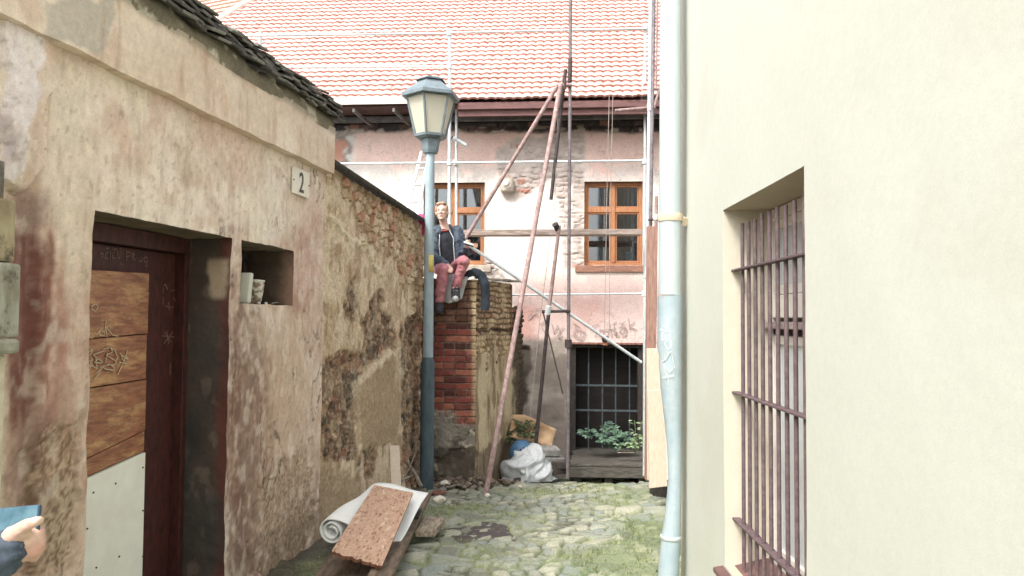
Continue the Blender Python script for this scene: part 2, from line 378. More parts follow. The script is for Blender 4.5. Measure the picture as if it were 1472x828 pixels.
def lw_color(u, z, P):
    px, py = proj(P)
    n1 = fb(u * 3, z * 3, 11); n2 = fb(u * 8, z * 8, 12); st = fb(u * 14, z * 1.3, 13); nn = (fb(u * 6, z * 6, 14) - .5)
    fine = fb(u * 30, z * 30, 15)
    C = mix(S(216, 198, 172), S(228, 216, 194), sst(.35, .65, n1)); C = mix(C, S(200, 172, 142), sst(.5, .7, n2) * .5); C = mix(C, S(214, 182, 160), sst(.5, .65, fb(u * 1.7, z * 1.7, 29)) * .45)
    C = mix(C, S(228, 220, 194), sst(.52, .66, fb(u * 2.4, z * 2.4, 16)) * sst(480, 330, py) * .8)
    C = mix(C, S(176, 152, 126), sst(.56, .72, st) * .22)
    def stain(poly, col, amp=40, edge=14, k=1.0, nz=nn):
        nonlocal C
        C = mix(C, col, k * .8 * sst(-edge * 2.2, edge * 2.2, inside(px, py, poly) + nz * amp * 1.6 + (fine - .5) * 26) * (.72 + .5 * fb(u * 16, z * 6, 17)).clip(0, 1))
    def stain2(poly, col, amp, edge, k):
        nonlocal C
        C = mix(C, col, k * sst(-edge, edge, inside(px, py, poly) + nn * amp * 2))
    stain([(345, 440), (460, 440), (468, 830), (325, 830)], S(184, 158, 130), 40, 20, .8); stain([(345, 520), (400, 520), (395, 700), (345, 720)], S(172, 130, 98), 50, 18, .7)
    stain([(385, 445), (445, 440), (440, 560), (390, 640), (370, 560)], S(206, 182, 148), 50, 18, .8)
    stain([(60, 100), (132, 120), (132, 420), (112, 470), (60, 360)], S(222, 212, 186), 30, 10, .85)
    stain([(70, 330), (130, 440), (118, 690), (40, 690), (40, 480)], S(166, 104, 80), 60, 20, 1.0, st - .5)
    stain([(40, 650), (118, 590), (112, 830), (30, 830)], S(164, 138, 104), 25, 8, .95)
    stain([(18, 250), (62, 280), (58, 560), (45, 830), (8, 830), (8, 300)], S(132, 98, 92), 50, 12, .9)
    stain([(40, 340), (72, 360), (60, 560), (38, 600)], S(118, 64, 54), 60, 8, 1.1, st - .5)
    stain([(330, 330), (346, 330), (346, 830), (328, 830)], S(142, 92, 74), 20, 6, .8)
    stain([(320, 400), (382, 520), (370, 830), (320, 830)], S(140, 106, 84), 40, 16, .75, st - .5)
    stain([(346, 440), (362, 470), (372, 640), (366, 830), (330, 830)], S(92, 70, 60), 40, 12, .6, fine - .5)
    stain([(400, 350), (450, 330), (440, 440), (400, 450)], S(166, 112, 86), 40, 12, .7)
    stain([(370, 700), (440, 640), (462, 720), (455, 830), (370, 830)], S(172, 150, 114), 40, 6, .9)
    stain2([(0, 30), (62, 48), (60, 110), (66, 130), (52, 175), (54, 235), (30, 270), (0, 260)], S(226, 220, 216), 22, 2, 1.0)
    stain([(0, 170), (30, 190), (36, 235), (20, 240), (0, 230)], S(150, 128, 126), 26, 5, .7)
    # grime towards the ground and speckled pits that belong to the wall
    C = C * (.84 + .32 * fb(u * 26, z * 18, 24))[..., None]; gr_ = np.maximum(sst(-8, 8, inside(px, py, [(40, 650), (118, 590), (112, 830), (30, 830)]) + nn * 50), .8 * sst(-8, 8, inside(px, py, [(370, 700), (440, 640), (462, 720), (455, 830), (370, 830)]) + nn * 60)); sp_ = fb(u * 70, z * 70, 23, 3); C = mix(C, S(112, 88, 64), gr_ * sst(.52, .66, sp_) * .75); C = mix(C, S(206, 184, 150), gr_ * sst(.42, .30, sp_) * .6)
    pit = sst(.66, .80, fb(u * 40, z * 40, 18)); C = mix(C, S(130, 104, 78), pit * .4); sk = sst(.60, .78, fb(u * 30, z * 6, 27)); C = mix(C, S(158, 130, 102), sk * .3); sk = sst(.58, .74, fb(u * 16 + 7, z * 9, 28)); C = mix(C, S(232, 222, 200), sk * .35)
    crack = sst(.010, .003, np.abs(fb(u * 2.6, z * 1.6, 19, 6) - .47)) * sst(.48, .58, fb(u * 1.1, z * 1.1, 20)); C = mix(C, S(80, 62, 48), crack * .75)
    return C
def lw_relief(u, z, P):
    px, py = proj(P); nn = (fb(u * 7, z * 7, 14) - .5)
    d = lw_disp(u, z)
    ws = sst(-2, 2, inside(px, py, [(0, 30), (62, 48), (60, 110), (66, 130), (52, 175), (54, 235), (30, 270), (0, 260)]) + nn * 44)
    d = d - .035 * ws
    low = sst(-3, 3, inside(px, py, [(40, 650), (118, 590), (112, 830), (30, 830)]) + nn * 50)
    low = np.maximum(low, sst(-3, 3, inside(px, py, [(370, 700), (440, 640), (462, 720), (455, 830), (370, 830)]) + nn * 80))
    low = np.maximum(low, sst(-2, 2, inside(px, py, [(62, 640), (92, 640), (95, 690), (70, 690)]) + nn * 30))
    d = d + .018 * low + .012 * low * (fb(u * 45, z * 45, 22) - .5)
    recess = sst(62, 52, px) * sst(200, 300, py)
    return d + .04 * recess
def lw_jit(u, z):
    return .012 * (fb(u * 7 + 3, z * 7, 31) - .5), .014 * (fb(u * 7, z * 7 + 9, 32) - .5)
def lw_pts(u, z, n):
    ju, jz = lw_jit(u, z); return FL.w(u + ju, n, z + jz)
uu = seglin([-1.5, 1.6, 2.6], .2); uu = np.concatenate([uu[:-1], seglin([2.6, U_DOOR0, U_PIER0, U_PIER1, U_NICHE1, U_END], .0115)])
zz = seglin([-.45, .6, Z_NB, Z_LIN, Z_COR + .02], .0125)
UU, ZZ = np.meshgrid(uu, zz, indexing='ij')
P = lw_pts(UU, ZZ, 0); D = lw_relief(UU, ZZ, P); P = lw_pts(UU, ZZ, D)
cu = (uu[:-1] + uu[1:]) / 2; cz = (zz[:-1] + zz[1:]) / 2; CU_, CZ_ = np.meshgrid(cu, cz, indexing='ij')
keep = ~((CU_ > U_DOOR0) & (CU_ < U_PIER0) & (CZ_ < Z_LIN)) & ~((CU_ > U_PIER1) & (CU_ < U_NICHE1) & (CZ_ > Z_NB) & (CZ_ < Z_LIN))
wall = MB().grid(P, keep, c=lw_color(UU, ZZ, P) * np.array([1.03, .965, .965]))
# reveals of doorway and niche
DEP = .34; dn = np.linspace(0, DEP, 26)
def reveal(us, zs, colf, depth=DEP):
    dn = np.linspace(0, depth, 28)
    U2, N2 = np.meshgrid(us, dn, indexing='ij'); Z2 = np.meshgrid(zs, dn, indexing='ij')[0]
    base = lw_relief(U2, Z2, lw_pts(U2, Z2, 0)); P2 = lw_pts(U2, Z2, base * (1 - N2 / depth) + N2)
    wob = (fb(Z2 * 8 + U2 * 3, N2 * 8, 44) - .5) * .02 * np.minimum(1, N2 / .03)
    P2 = P2 + wob[..., None] * (FL.u if len(set(np.round(us, 5))) == 1 else np.array([0, 0, 1.0]))
    wall.grid(P2, c=colf(U2, Z2, N2))
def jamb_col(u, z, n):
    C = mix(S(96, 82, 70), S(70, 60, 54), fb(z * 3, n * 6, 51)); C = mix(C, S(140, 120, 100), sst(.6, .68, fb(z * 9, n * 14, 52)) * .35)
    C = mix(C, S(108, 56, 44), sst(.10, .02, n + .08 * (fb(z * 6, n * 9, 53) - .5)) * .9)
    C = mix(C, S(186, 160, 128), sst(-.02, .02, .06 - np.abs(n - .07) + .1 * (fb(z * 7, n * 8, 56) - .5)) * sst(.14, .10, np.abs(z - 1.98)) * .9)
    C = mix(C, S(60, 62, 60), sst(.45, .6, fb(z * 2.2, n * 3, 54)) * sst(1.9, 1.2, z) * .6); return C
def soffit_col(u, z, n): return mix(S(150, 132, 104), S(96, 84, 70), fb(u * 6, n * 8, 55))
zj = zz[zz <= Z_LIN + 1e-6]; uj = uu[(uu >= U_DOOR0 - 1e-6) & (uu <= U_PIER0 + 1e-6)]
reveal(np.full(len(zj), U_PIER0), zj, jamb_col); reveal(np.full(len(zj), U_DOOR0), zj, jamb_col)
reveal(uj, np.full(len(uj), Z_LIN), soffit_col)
un = uu[(uu >= U_PIER1 - 1e-6) & (uu <= U_NICHE1 + 1e-6)]; zn = zz[(zz >= Z_NB - 1e-6) & (zz <= Z_LIN + 1e-6)]
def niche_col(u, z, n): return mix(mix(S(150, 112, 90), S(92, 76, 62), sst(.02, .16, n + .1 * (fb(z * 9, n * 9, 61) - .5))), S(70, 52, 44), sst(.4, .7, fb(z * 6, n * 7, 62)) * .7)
def nsill_col(u, z, n): return mix(S(184, 164, 132), S(120, 100, 80), fb(u * 10, n * 12, 63))
ND = .42
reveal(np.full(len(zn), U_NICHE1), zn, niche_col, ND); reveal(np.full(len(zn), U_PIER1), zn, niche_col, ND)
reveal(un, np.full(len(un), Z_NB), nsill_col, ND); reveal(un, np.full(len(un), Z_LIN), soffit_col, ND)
# return of the wall at its far end
nn_ = np.linspace(0, .12, 6); Z2, N2 = np.meshgrid(zz, nn_, indexing='ij'); P2 = lw_pts(np.full_like(Z2, U_END), Z2, N2 + lw_relief(np.full_like(Z2, U_END), Z2, lw_pts(np.full_like(Z2, U_END), Z2, 0)) * (1 - N2 / .12))
wall.grid(P2, c=mix(S(190, 170, 138), S(150, 126, 98), fb(Z2 * 9, N2 * 9, 5)))
wo_ = wall.build('wall', m_plaster, house, smooth=True, col=True)
# dark body behind the openings
bk = MB(); bk.fbox(FL, -1.5, U_END - .02, .46, 3.6, -.45, Z_COR); bk.build('inner_wall', m_dark, house)
# cornice
cz_ = np.concatenate([[Z_COR], np.linspace(Z_COR, Z_CTOP + .05, 26)]); cuv = np.concatenate([np.linspace(-1.5, 2.5, 20), np.linspace(2.52, U_END + .03, 300)])
UU, ZZ = np.meshgrid(cuv, cz_, indexing='ij'); NN = np.full_like(UU, -.065) + lw_disp(UU, ZZ + 5); NN[:, 0] = .0
edge = .016 * (fb(UU * 6, ZZ * 0, 71) - .5); ZW = ZZ + edge * sst(.06, 0, ZZ - Z_COR)
P = FL.w(UU, NN, ZW); px, py = proj(P)
C = mix(S(218, 200, 172), S(230, 216, 192), sst(.35, .65, fb(UU * 3, ZZ * 3, 81))); C = mix(C, S(204, 170, 140), sst(.55, .7, fb(UU * 9, ZZ * 4, 82)) * .5)
nz = (fb(UU * 6, ZZ * 6, 83) - .5)
C = mix(C, S(188, 182, 164), sst(-4, 4, inside(px, py, [(60, 0), (160, 0), (155, 90), (70, 55)]) + nz * 40) * .9)
C = mix(C, S(150, 142, 118), sst(.05, .0, Z_CTOP + .03 - ZZ + nz * .06) * .7); C = C * (.88 + .24 * fb(UU * 30, ZZ * 30, 84))[..., None]
C = mix(C, S(170, 126, 94), sst(.66, .80, fb(UU * 18, ZZ * 2, 85)) * .3)
co = MB().grid(P, c=C * np.array([1.03, .97, .97]))
E = FL.w(np.full((2, len(cz_)), U_END + .03), np.stack([NN[-1], np.full(len(cz_), .3)]), np.stack([ZW[-1], ZW[-1]])); co.grid(E, c=np.broadcast_to(S(196, 172, 140), (2, len(cz_), 3)))
co.build('cornice', m_plaster, house, smooth=True, col=True)
# mortar bedding on the cornice: rough grey lumps
mu = np.linspace(1.0, U_END + .0, 420); mv = np.linspace(0, 1, 14); UU, VV = np.meshgrid(mu, mv, indexing='ij')
lump = fb(UU * 7, VV * 1.3, 91, 4); hgt = .15 + .05 * (fb(UU * 3, VV * 0, 92) - .4)
ang = VV * math.pi / 2
P = FL.w(UU, -.07 - .05 * (lump - .3) * np.sin(ang * 2) + .10 * VV ** 3 + .008, Z_CTOP + .015 + hgt * np.sin(ang) * (.8 + .4 * lump) - .012)
C = mix(S(150, 138, 108), S(104, 96, 80), lump); C = mix(C, S(196, 186, 160), sst(.62, .7, fb(UU * 5, VV * 2, 93)))
MB().grid(P, c=C).build('mortar_bed', m_rubble, house, smooth=True, col=True)
# roof: stacked flat grey tiles leaning out over the alley
rf = MB()
for layer in range(5):
    wt = .12
    k = 0; u = .6 + (layer % 3) * .06
    while u < U_END + .06:
        wj = wt * (.85 + .3 * rnd.random()); z0 = Z_CTOP + .120 + layer * .030 + rnd.uniform(-.008, .008); out = -.140 - rnd.uniform(-.025, .025) + layer * .008
        sk = rnd.uniform(-.02, .02); g_ = rnd.uniform(.6, 1.4); ti = .42
        a = FL.w(u, out, z0 - .055 * 0); b = FL.w(u + wj * .97, out + sk, z0 + rnd.uniform(-.008, .008))
        L = .75
        c2 = FL.w(u + wj * .97, out + L, z0 + L * ti); d2 = FL.w(u, out + L, z0 + L * ti)
        col = S(112, 108, 100) * g_ if rnd.random() > .3 else S(82, 78, 72) * g_
        rf.slab([a, b, c2, d2], .017, col); u += wj
rf.slab([FL.w(-1.5, .1, Z_CTOP + .34), FL.w(U_END, .1, Z_CTOP + .34), FL.w(U_END, 2.4, Z_CTOP + 1.30), FL.w(-1.5, 2.4, Z_CTOP + 1.30)], .03, S(100, 94, 84))
rf.build('roof', vcm('slate_tiles', fine=((40, .3), (150, .3)), bump=((60, .5, .006),)), house, bevel=.004, col=True)
# door: dark red frame and leaf, orange-brown boards nailed over, white sheet at the bottom
door = bpy.data.objects.new('door', None); COL.objects.link(door); door.parent = house
door.location = Vector(FL.w((U_DOOR0 + U_PIER0) / 2, .3, 0) - wloc(house))
m_redpaint = pm('dark_red_paint', S(88, 36, 28), S(62, 28, 24), 12, rough=.6, stretch=(3, 3, 1), bump=((90, .25, .003),), c3=tuple(S(112, 78, 66)), sc3=40, lo3=.68, hi3=.72)
ND_ = .30
u_leaf1 = FL.hit(211, 500, ND_)[0]; u_l0 = U_DOOR0 + .02
fb_ = MB(); fb_.fbox(FL, U_DOOR0 + .004, U_PIER0 - .004, .27, .345, Z_LIN - .10, Z_LIN - .004); fb_.fbox(FL, U_DOOR0 + .004, U_DOOR0 + .07, .27, .345, -.05, Z_LIN - .102); fb_.fbox(FL, U_PIER0 - .05, U_PIER0 - .004, .27, .345, -.05, Z_LIN - .102)
fb_.build('frame', m_redpaint, door, bevel=.004)
lf = MB(); lf.fbox(FL, U_DOOR0 + .073, U_PIER0 - .053, .335, .375, -.05, Z_LIN - .104); lf.build('leaf', m_redpaint, door, bevel=.004)
m_bd = []
pl = MB()
edges = [(500, 378), ]
zs = [FL.hit(211, y, ND_)[1] for y in (648, 618, 545, 480, 392)]      # board seams, right ends
zsl = [FL.hit(118, y, ND_)[1] for y in (690, 664, 560, 488, 386)]
uL = FL.hit(118, 500, ND_)[0]
m_board = pm('orange_brown_boards', S(172, 102, 54), S(132, 74, 40), 7, stretch=(1.2, 1.2, 7), rough=.45, bump=((60, .3, .003),), c3=tuple(S(210, 158, 84)), sc3=3.2, lo3=.48, hi3=.68, st3=(1, .9, 3.5))
def zat(zr, zl, u): return zl + (zr - zl) * (u - uL) / (u_leaf1 - uL)
ub = U_DOOR0 + .075
for i in range(4):
    z0r, z1r, z0l, z1l = zs[i] + .003, zs[i + 1] - .003, zat(zs[i], zsl[i], ub) + .003, zat(zs[i + 1], zsl[i + 1], ub) - .003
    nf = ND_ - .004 * (i % 2)
    b = [FL.w(ub, nf, z0l), FL.w(u_leaf1, nf, z0r), FL.w(u_leaf1, nf + .03, z0r), FL.w(ub, nf + .03, z0l)]
    t = [FL.w(ub, nf, z1l), FL.w(u_leaf1, nf, z1r), FL.w(u_leaf1, nf + .03, z1r), FL.w(ub, nf + .03, z1l)]
    MB().hexa(b, t).build('board', m_board, door, bevel=.003)
wl = zat(zs[0], zsl[0], ub)
hb = [FL.w(ub, ND_ - .012, -.02), FL.w(u_leaf1 - .004, ND_ - .012, -.02), FL.w(u_leaf1 - .004, ND_ + .01, -.02), FL.w(ub, ND_ + .01, -.02)]
ht = [FL.w(ub, ND_ - .012, wl - .004), FL.w(u_leaf1 - .004, ND_ - .012, zs[0] - .004), FL.w(u_leaf1 - .004, ND_ + .01, zs[0] - .004), FL.w(ub, ND_ + .01, wl - .004)]
sheet = MB().hexa(hb, ht).build('cover_sheet', pm('white_sheet', S(244, 242, 226), S(236, 232, 214), 5, rough=.6, bump=((8, .1, .004),)), door, bevel=.002)
for (x, y) in ((134, 708), (166, 695), (205, 672), (205, 734), (138, 816), (171, 800), (205, 800), (125, 760)):
    p = FL.at(x, y, ND_ - .013); MB().tube([p, p - FL.n * .004], .005, 8).build('screw', m_rustdark, door)
# scratched writing on the door
m_scr = pm('scratched_chalk', S(205, 180, 140), S(180, 150, 110), 30, rough=.9)
m_scr2 = pm('faint_chalk', S(140, 112, 98), S(120, 92, 80), 30, rough=.9)
def Z(x, y): return 120 + x * .2778, 330 + y * .2778      # crop -> photo pixels
def strokes(fr, lst, n, wd, mat, name, parent, conv=Z):
    for s in lst: MB().ribbon(fr, [fr.hit(*conv(*p), n) for p in s], wd, n).build(name, mat, parent)
w1 = [[(84, 128), (98, 120), (102, 140), (88, 146)], [(128, 118), (112, 124), (110, 148), (126, 150)], [(138, 112), (136, 150)], [(160, 116), (148, 128), (150, 148), (164, 146)], [(176, 108), (176, 148), (186, 148), (188, 112)],
      [(220, 112), (222, 162)], [(220, 114), (240, 118), (240, 136), (222, 140)], [(250, 120), (252, 160)], [(250, 122), (264, 128), (252, 140), (268, 160)], [(286, 148), (288, 166), (300, 164), (302, 146)], [(324, 142), (312, 146), (314, 168), (326, 166)], [(328, 140), (328, 186), (320, 190)],
      [(116, 62), (140, 66)], [(118, 98), (134, 94)], [(150, 96), (160, 104), (172, 98)], [(186, 100), (198, 94)], [(190, 176), (200, 180)]]
NB = ND_ + .028
strokes(FL, w1, .333, .0045, m_scr2, 'scratched_writing', door)
w2 = [[(20, 640), (48, 616), (40, 640), (16, 660)], [(16, 690), (48, 668), (20, 720)], [(108, 628), (66, 640), (50, 648), (74, 668), (58, 688), (92, 690)], [(100, 686), (62, 660), (70, 720), (36, 700), (20, 760), (44, 690)],
      [(112, 690), (124, 640)], [(102, 618), (140, 610), (150, 634), (116, 650), (160, 676), (172, 690)], [(130, 610), (160, 622), (176, 660), (160, 700), (110, 702), (86, 712)], [(60, 750), (100, 712), (130, 696), (158, 712), (154, 728), (112, 722), (90, 706)], [(52, 776), (86, 740)],
      [(228, 628), (206, 690), (178, 748)], [(196, 650), (228, 670)], [(184, 686), (224, 696)], [(190, 640), (216, 700)],
      [(34, 530), (26, 556), (46, 562)], [(66, 548), (90, 512)], [(84, 520), (82, 546), (104, 548), (112, 512)], [(96, 528), (118, 520)], [(116, 470), (112, 508), (122, 556)], [(114, 512), (140, 486)], [(112, 500), (150, 546), (180, 552)], [(40, 400), (60, 384), (74, 398), (60, 424), (40, 410)]]
strokes(FL, w2, ND_ - .006, .006, m_scr, 'scratched_tag', door)
w3 = [[(414, 290), (424, 284), (434, 310)], [(412, 300), (412, 330)], [(450, 320), (470, 312)], [(412, 350), (410, 390)], [(424, 396), (460, 404)], [(440, 376), (444, 416)], [(466, 350), (478, 380)], [(408, 550), (470, 556)], [(430, 524), (440, 590)], [(416, 590), (460, 530)], [(418, 530), (456, 584)], [(450, 690), (448, 750)], [(470, 704), (504, 706)], [(486, 660), (484, 740)], [(330, 310), (336, 352)], [(322, 322), (340, 330), (330, 350)]]
strokes(FL, w3, .333, .005, m_scr2, 'scratched_writing', door)
# niche back: old window frame
nw = bpy.data.objects.new('niche_window', None); COL.objects.link(nw); nw.parent = house; nw.location = Vector(FL.w((U_PIER1 + U_NICHE1) / 2, .4, Z_NB) - wloc(house))
m_oldframe = pm('old_brown_frame', S(74, 62, 52), S(52, 44, 38), 20, rough=.8, bump=((80, .3, .003),))
a = MB(); a.fbox(FL, U_PIER1, U_NICHE1, .36, .41, Z_LIN - .07, Z_LIN - .005); a.fbox(FL, U_PIER1, U_PIER1 + .06, .36, .41, Z_NB, Z_LIN - .07); a.fbox(FL, U_NICHE1 - .05, U_NICHE1, .36, .41, Z_NB, Z_LIN - .07); a.fbox(FL, U_PIER1 + .28, U_PIER1 + .32, .365, .405, Z_NB, Z_LIN - .07)
a.build('frame', m_oldframe, nw, bevel=.004)
a = MB(); a.fbox(FL, U_PIER1 + .06, U_NICHE1 - .05, .38, .385, Z_NB + .002, Z_LIN - .07); a.build('pane', pm('dusty_glass', (.02, .021, .02), (.05, .05, .045), 8, rough=.25), nw)

# weathered boards and cream post at the left edge of the picture
def PN(px, py, n): return FL.at(px, py, n)
cab = thing('wooden_cabinet', 'weathered two-tier wooden cabinet with stained doors at the left edge of the photo', 'cabinet', FL.w(2.5, -.2, 0))
m_cab1 = pm('stained_beige_wood', S(176, 160, 118), S(140, 122, 86), 5, rough=.8, stretch=(2, 2, 1), c3=tuple(S(88, 76, 58)), sc3=6, lo3=.56, hi3=.68, bump=((60, .35, .004),))
m_cab2 = pm('stained_grey_wood', S(176, 176, 156), S(136, 130, 108), 6, rough=.8, stretch=(2, 2, .6), c3=tuple(S(82, 72, 58)), sc3=7, lo3=.56, hi3=.68, bump=((60, .35, .004),))
nC = -.16
u1, za = FL.hit(25, 288, nC); _, zb = FL.hit(25, 378, nC); u2, zc = FL.hit(32, 380, nC - .02); _, zd = FL.hit(30, 508, nC - .02); u3, ze = FL.hit(12, 512, nC)
MB().fbox(FL, u1 - 1.0, u1, nC, .0, zb, za).build('door', m_cab1, cab, bevel=.012)
MB().fbox(FL, u2 - 1.0, u2, nC - .02, .0, zd + .06, zb - .004).build('door', m_cab2, cab, bevel=.012)
MB().fbox(FL, u2 - 1.0, u2 - .005, nC - .03, .0, zd, zd + .056).build('ledge', m_cab2, cab, bevel=.014)
MB().fbox(FL, u3 - 1.0, u3, nC + .01, .0, -.05, zd - .004).build('base', pm('cream_paint', S(216, 206, 176), S(192, 180, 148), 9, rough=.7, c3=tuple(S(140, 120, 90)), sc3=14, lo3=.66, hi3=.7), cab, bevel=.006)
u4, zf = FL.hit(8, 232, nC + .04); MB().fbox(FL, u4 - 1.0, u4, nC + .04, .0, za + .004, zf).build('back_board', m_greywood, cab, bevel=.006)

# ------------------------------------------------------------------ rubble wall between house and lamp
def stone_wall():
    t = thing('stone_wall', 'crumbling rubble wall with patchy plaster between the old house and the lamp post', 'wall', FL.w(7.6, 0, -.1))
    u0_, u1 = U_END + .005, FL.hit(611, 500)[0]; zt0 = FL.hit(470, 232)[1]; zt1 = FL.hit(605, 320)[1]
    us = np.linspace(u0_, u1, 250); vs_ = np.linspace(0, 1, 270); U, V = np.meshgrid(us, vs_, indexing='ij')
    top = zt0 + (zt1 - zt0) * (U - u0_) / (FL.hit(605, 320)[0] - u0_); Zv = -.5 + (top + .5) * V
    P = FL.w(U, .03, Zv); px, py = proj(P); nn = fb(U * 7, Zv * 7, 101, 5) - .5
    def pmk(poly, amp, edge=4): return sst(-edge, edge, inside(px, py, poly) + nn * amp * 2)
    up = pmk([(455, 225), (615, 318), (615, 400), (585, 420), (560, 380), (530, 345), (500, 300), (485, 262), (455, 250)], 26)
    up = np.maximum(up, pmk([(540, 300), (612, 330), (612, 470), (600, 460), (585, 380), (560, 330)], 22))
    dk = pmk([(455, 560), (462, 520), (480, 500), (520, 505), (530, 440), (540, 410), (556, 420), (560, 470), (575, 500), (580, 460), (612, 455), (612, 700), (588, 700), (578, 640), (574, 520), (530, 530), (515, 560), (512, 640), (520, 670), (460, 650)], 16)
    dk = np.maximum(dk, pmk([(500, 420), (512, 400), (516, 440), (510, 460), (498, 450)], 14)); dk = np.maximum(dk, pmk([(522, 640), (534, 615), (542, 650), (538, 690), (520, 690)], 10))
    ssf = pmk([(514, 552), (545, 520), (574, 502), (577, 640), (540, 640), (520, 650)], 8)
    dk = dk * (1 - ssf) * (.7 + .3 * sst(.40, .52, fb(U * 10, Zv * 8, 127)))
    f1, f2, c1, c2 = vor((U + .05 * nn) / .125, (Zv + .04 * nn) / .085, 7); e = f2 - f1
    g1, g2, d1, d2 = vor((U + .03 * nn) / .055, (Zv + .03 * nn) / .045, 17); eg = g2 - g1
    stone_h = sst(.0, .16, e) * (.35 + 1.0 * c1) + .5 * (fb(U * 14, Zv * 20, 121) - .4); dh = .35 * sst(.0, .2, eg) * d1 + 1.3 * (1 - np.abs(2 * fb(U * 9, Zv * 9, 122, 5) - 1)) - .5
    lumps = fb(U * 22, Zv * 22, 103)
    n = .035 - .006 * (fb(U * 3, Zv * 3, 104) - .5) * 4 - .008 * (lumps - .5)
    bare = np.maximum(up, dk)
    n = n + up * (.022 - .036 * stone_h - .03 * (lumps - .5)) + dk * (.05 - .045 * dh - .04 * (fb(U * 9, Zv * 9, 106) - .5))
    n = n - .012 * ssf
    C = mix(S(216, 196, 160), S(196, 170, 130), sst(.35, .65, fb(U * 5, Zv * 5, 110))); C = mix(C, S(222, 206, 166), sst(.55, .65, fb(U * 9, Zv * 9, 111)) * .8)
    C = mix(C, S(150, 116, 76), sst(.58, .7, fb(U * 12, Zv * 6, 112)) * .6)
    sc = mix(S(206, 182, 142), S(168, 136, 98), c2); sc = mix(sc, S(186, 132, 98), sst(.84, .9, c1)); sc = mix(S(176, 148, 108), sc, sst(.02, .1, e)); sc = mix(sc, S(214, 196, 158), sst(.5, .62, fb(U * 6, Zv * 6, 123)) * .75)
    C = mix(C, sc, up)
    dc = mix(S(144, 112, 82), S(104, 82, 62), sst(.35, .65, fb(U * 18, Zv * 18, 124))); dc = mix(dc, S(158, 98, 70), sst(.55, .75, fb(U * 5, Zv * 5, 113)) * .8); dc = mix(dc, S(186, 154, 114), sst(.6, .7, fb(U * 16, Zv * 16, 125)) * .8); dc = mix(dc, S(78, 66, 52), sst(.58, .72, fb(U * 11, Zv * 11, 126)) * .9)
    dc = mix(dc, S(72, 68, 60), sst(.54, .7, fb(U * 3.4, Zv * 3.4, 114)) * .6)
    C = mix(C, dc, dk); C = mix(C, mix(S(178, 156, 118), S(160, 136, 100), fb(U * 8, Zv * 8, 115)), ssf)
    rim = sst(8, 2, np.abs(inside(px, py, [(514, 552), (545, 520), (574, 502), (577, 640), (540, 640), (520, 650)]) + nn * 16)) * sst(580, 540, py); C = mix(C, S(222, 208, 174), rim * .55 * fb(U * 14, Zv * 14, 128) * 1.6)
    line = sst(9, 3, np.abs((py - 310) - (px - 470) * .95 + nn * 40)) * sst(560, 540, px) * sst(300, 320, py); C = mix(C, S(226, 214, 178), line * .8); n = n - .02 * line
    bl = sst(-12, 8, inside(px, py, [(455, 670), (520, 690), (520, 760), (440, 840)]) + nn * 30); C = mix(C, S(168, 144, 104), bl * .8)
    C = C * (.80 + .40 * fb(U * 34, Zv * 34, 116))[..., None]; sp_ = fb(U * 62, Zv * 62, 129, 3); C = mix(C, S(104, 84, 60), sst(.56, .70, sp_) * .26 * (1 - up)); C = mix(C, S(226, 210, 176), sst(.42, .30, sp_) * .22)
    MB().grid(FL.w(U, n, Zv), c=C * np.array([1.02, .97, .95])).build('wall', m_rubble, t, smooth=True, col=True)
    b = MB(); b.fbox(FL, u0_ + .01, u1 - .01, .12, .42, -.5, zt1 - .08); b.build('core', m_rubble, t)
    # tar-paper coping with ragged torn edge
    un_ = np.linspace(u0_ - .02, u1 + .01, 160); prof = [(-.05, -.035), (-.055, .0), (-.03, .022), (.45, .05)]
    Pc = np.zeros((160, 4, 3))
    for k, (nn0, zz0) in enumerate(prof):
        tz = zt0 + (zt1 - zt0) * (un_ - u0_) / (u1 - u0_)
        jag = .028 * (fb(un_ * 9, un_ * 0, 121) - .5) * (1 if k < 2 else .4)
        Pc[:, k] = FL.w(un_, nn0 + jag, tz + .02 + zz0 + jag * .5)
    o = MB().grid(Pc).build('coping', pm('tar_paper', S(58, 54, 48), S(84, 78, 68), 18, rough=.9, bump=((50, .6, .008),)), t, smooth=True)
    md = o.modifiers.new('thick', 'SOLIDIFY'); md.thickness = .012
stone_wall()

# ------------------------------------------------------------------ brick pier
def bricks(u, z, bw=.27, bh=.081, j=.011, wob=.006, s=0):
    uz = z + wob * (fb(u * 6, z * 6, s + 3) - .5) * 2; row = np.floor(uz / bh); off = (row % 2) * .5 + .1 * hsh(row, row * 0, s + 9)
    ux = u / bw + off + .03 * (fb(u * 9, z * 9, s + 5) - .5); cl = np.floor(ux)
    half = hsh(cl, row, s + 11) > .55; fx = (ux - cl); fx2 = np.where(half, (fx * 2) % 1, fx); cid = cl * 2 + np.where(half, np.floor(fx * 2), 0); ww = np.where(half, bw / 2, bw)
    dx = np.minimum(fx2, 1 - fx2) * ww; fz = uz / bh - row; dz = np.minimum(fz, 1 - fz) * bh
    e = np.minimum(dx, dz) - .004 * (fb(u * 50, z * 50, s + 7) - .5) * 2
    return sst(j * .25, j * .9, e), hsh(cid, row, s + 13), hsh(cid, row, s + 15)
YP = 9.25
xa = PY(608, 500, YP)[0]; xb = PY(684, 500, YP)[0]; ZPT = PY(684, 399, YP)[2]
ex, ey = PY(735, 500, 10.5)[0], 10.5
FP1 = Frame((xa, YP, 0), (1, 0), (0, 1)); d2_ = np.array([ex - xb, ey - YP]); L2 = float(np.hypot(*d2_)); d2_ /= L2
FP2 = Frame((xb, YP, 0), d2_, (-d2_[1], d2_[0]))
ZP3 = PY(742, 441, 10.6)[2]
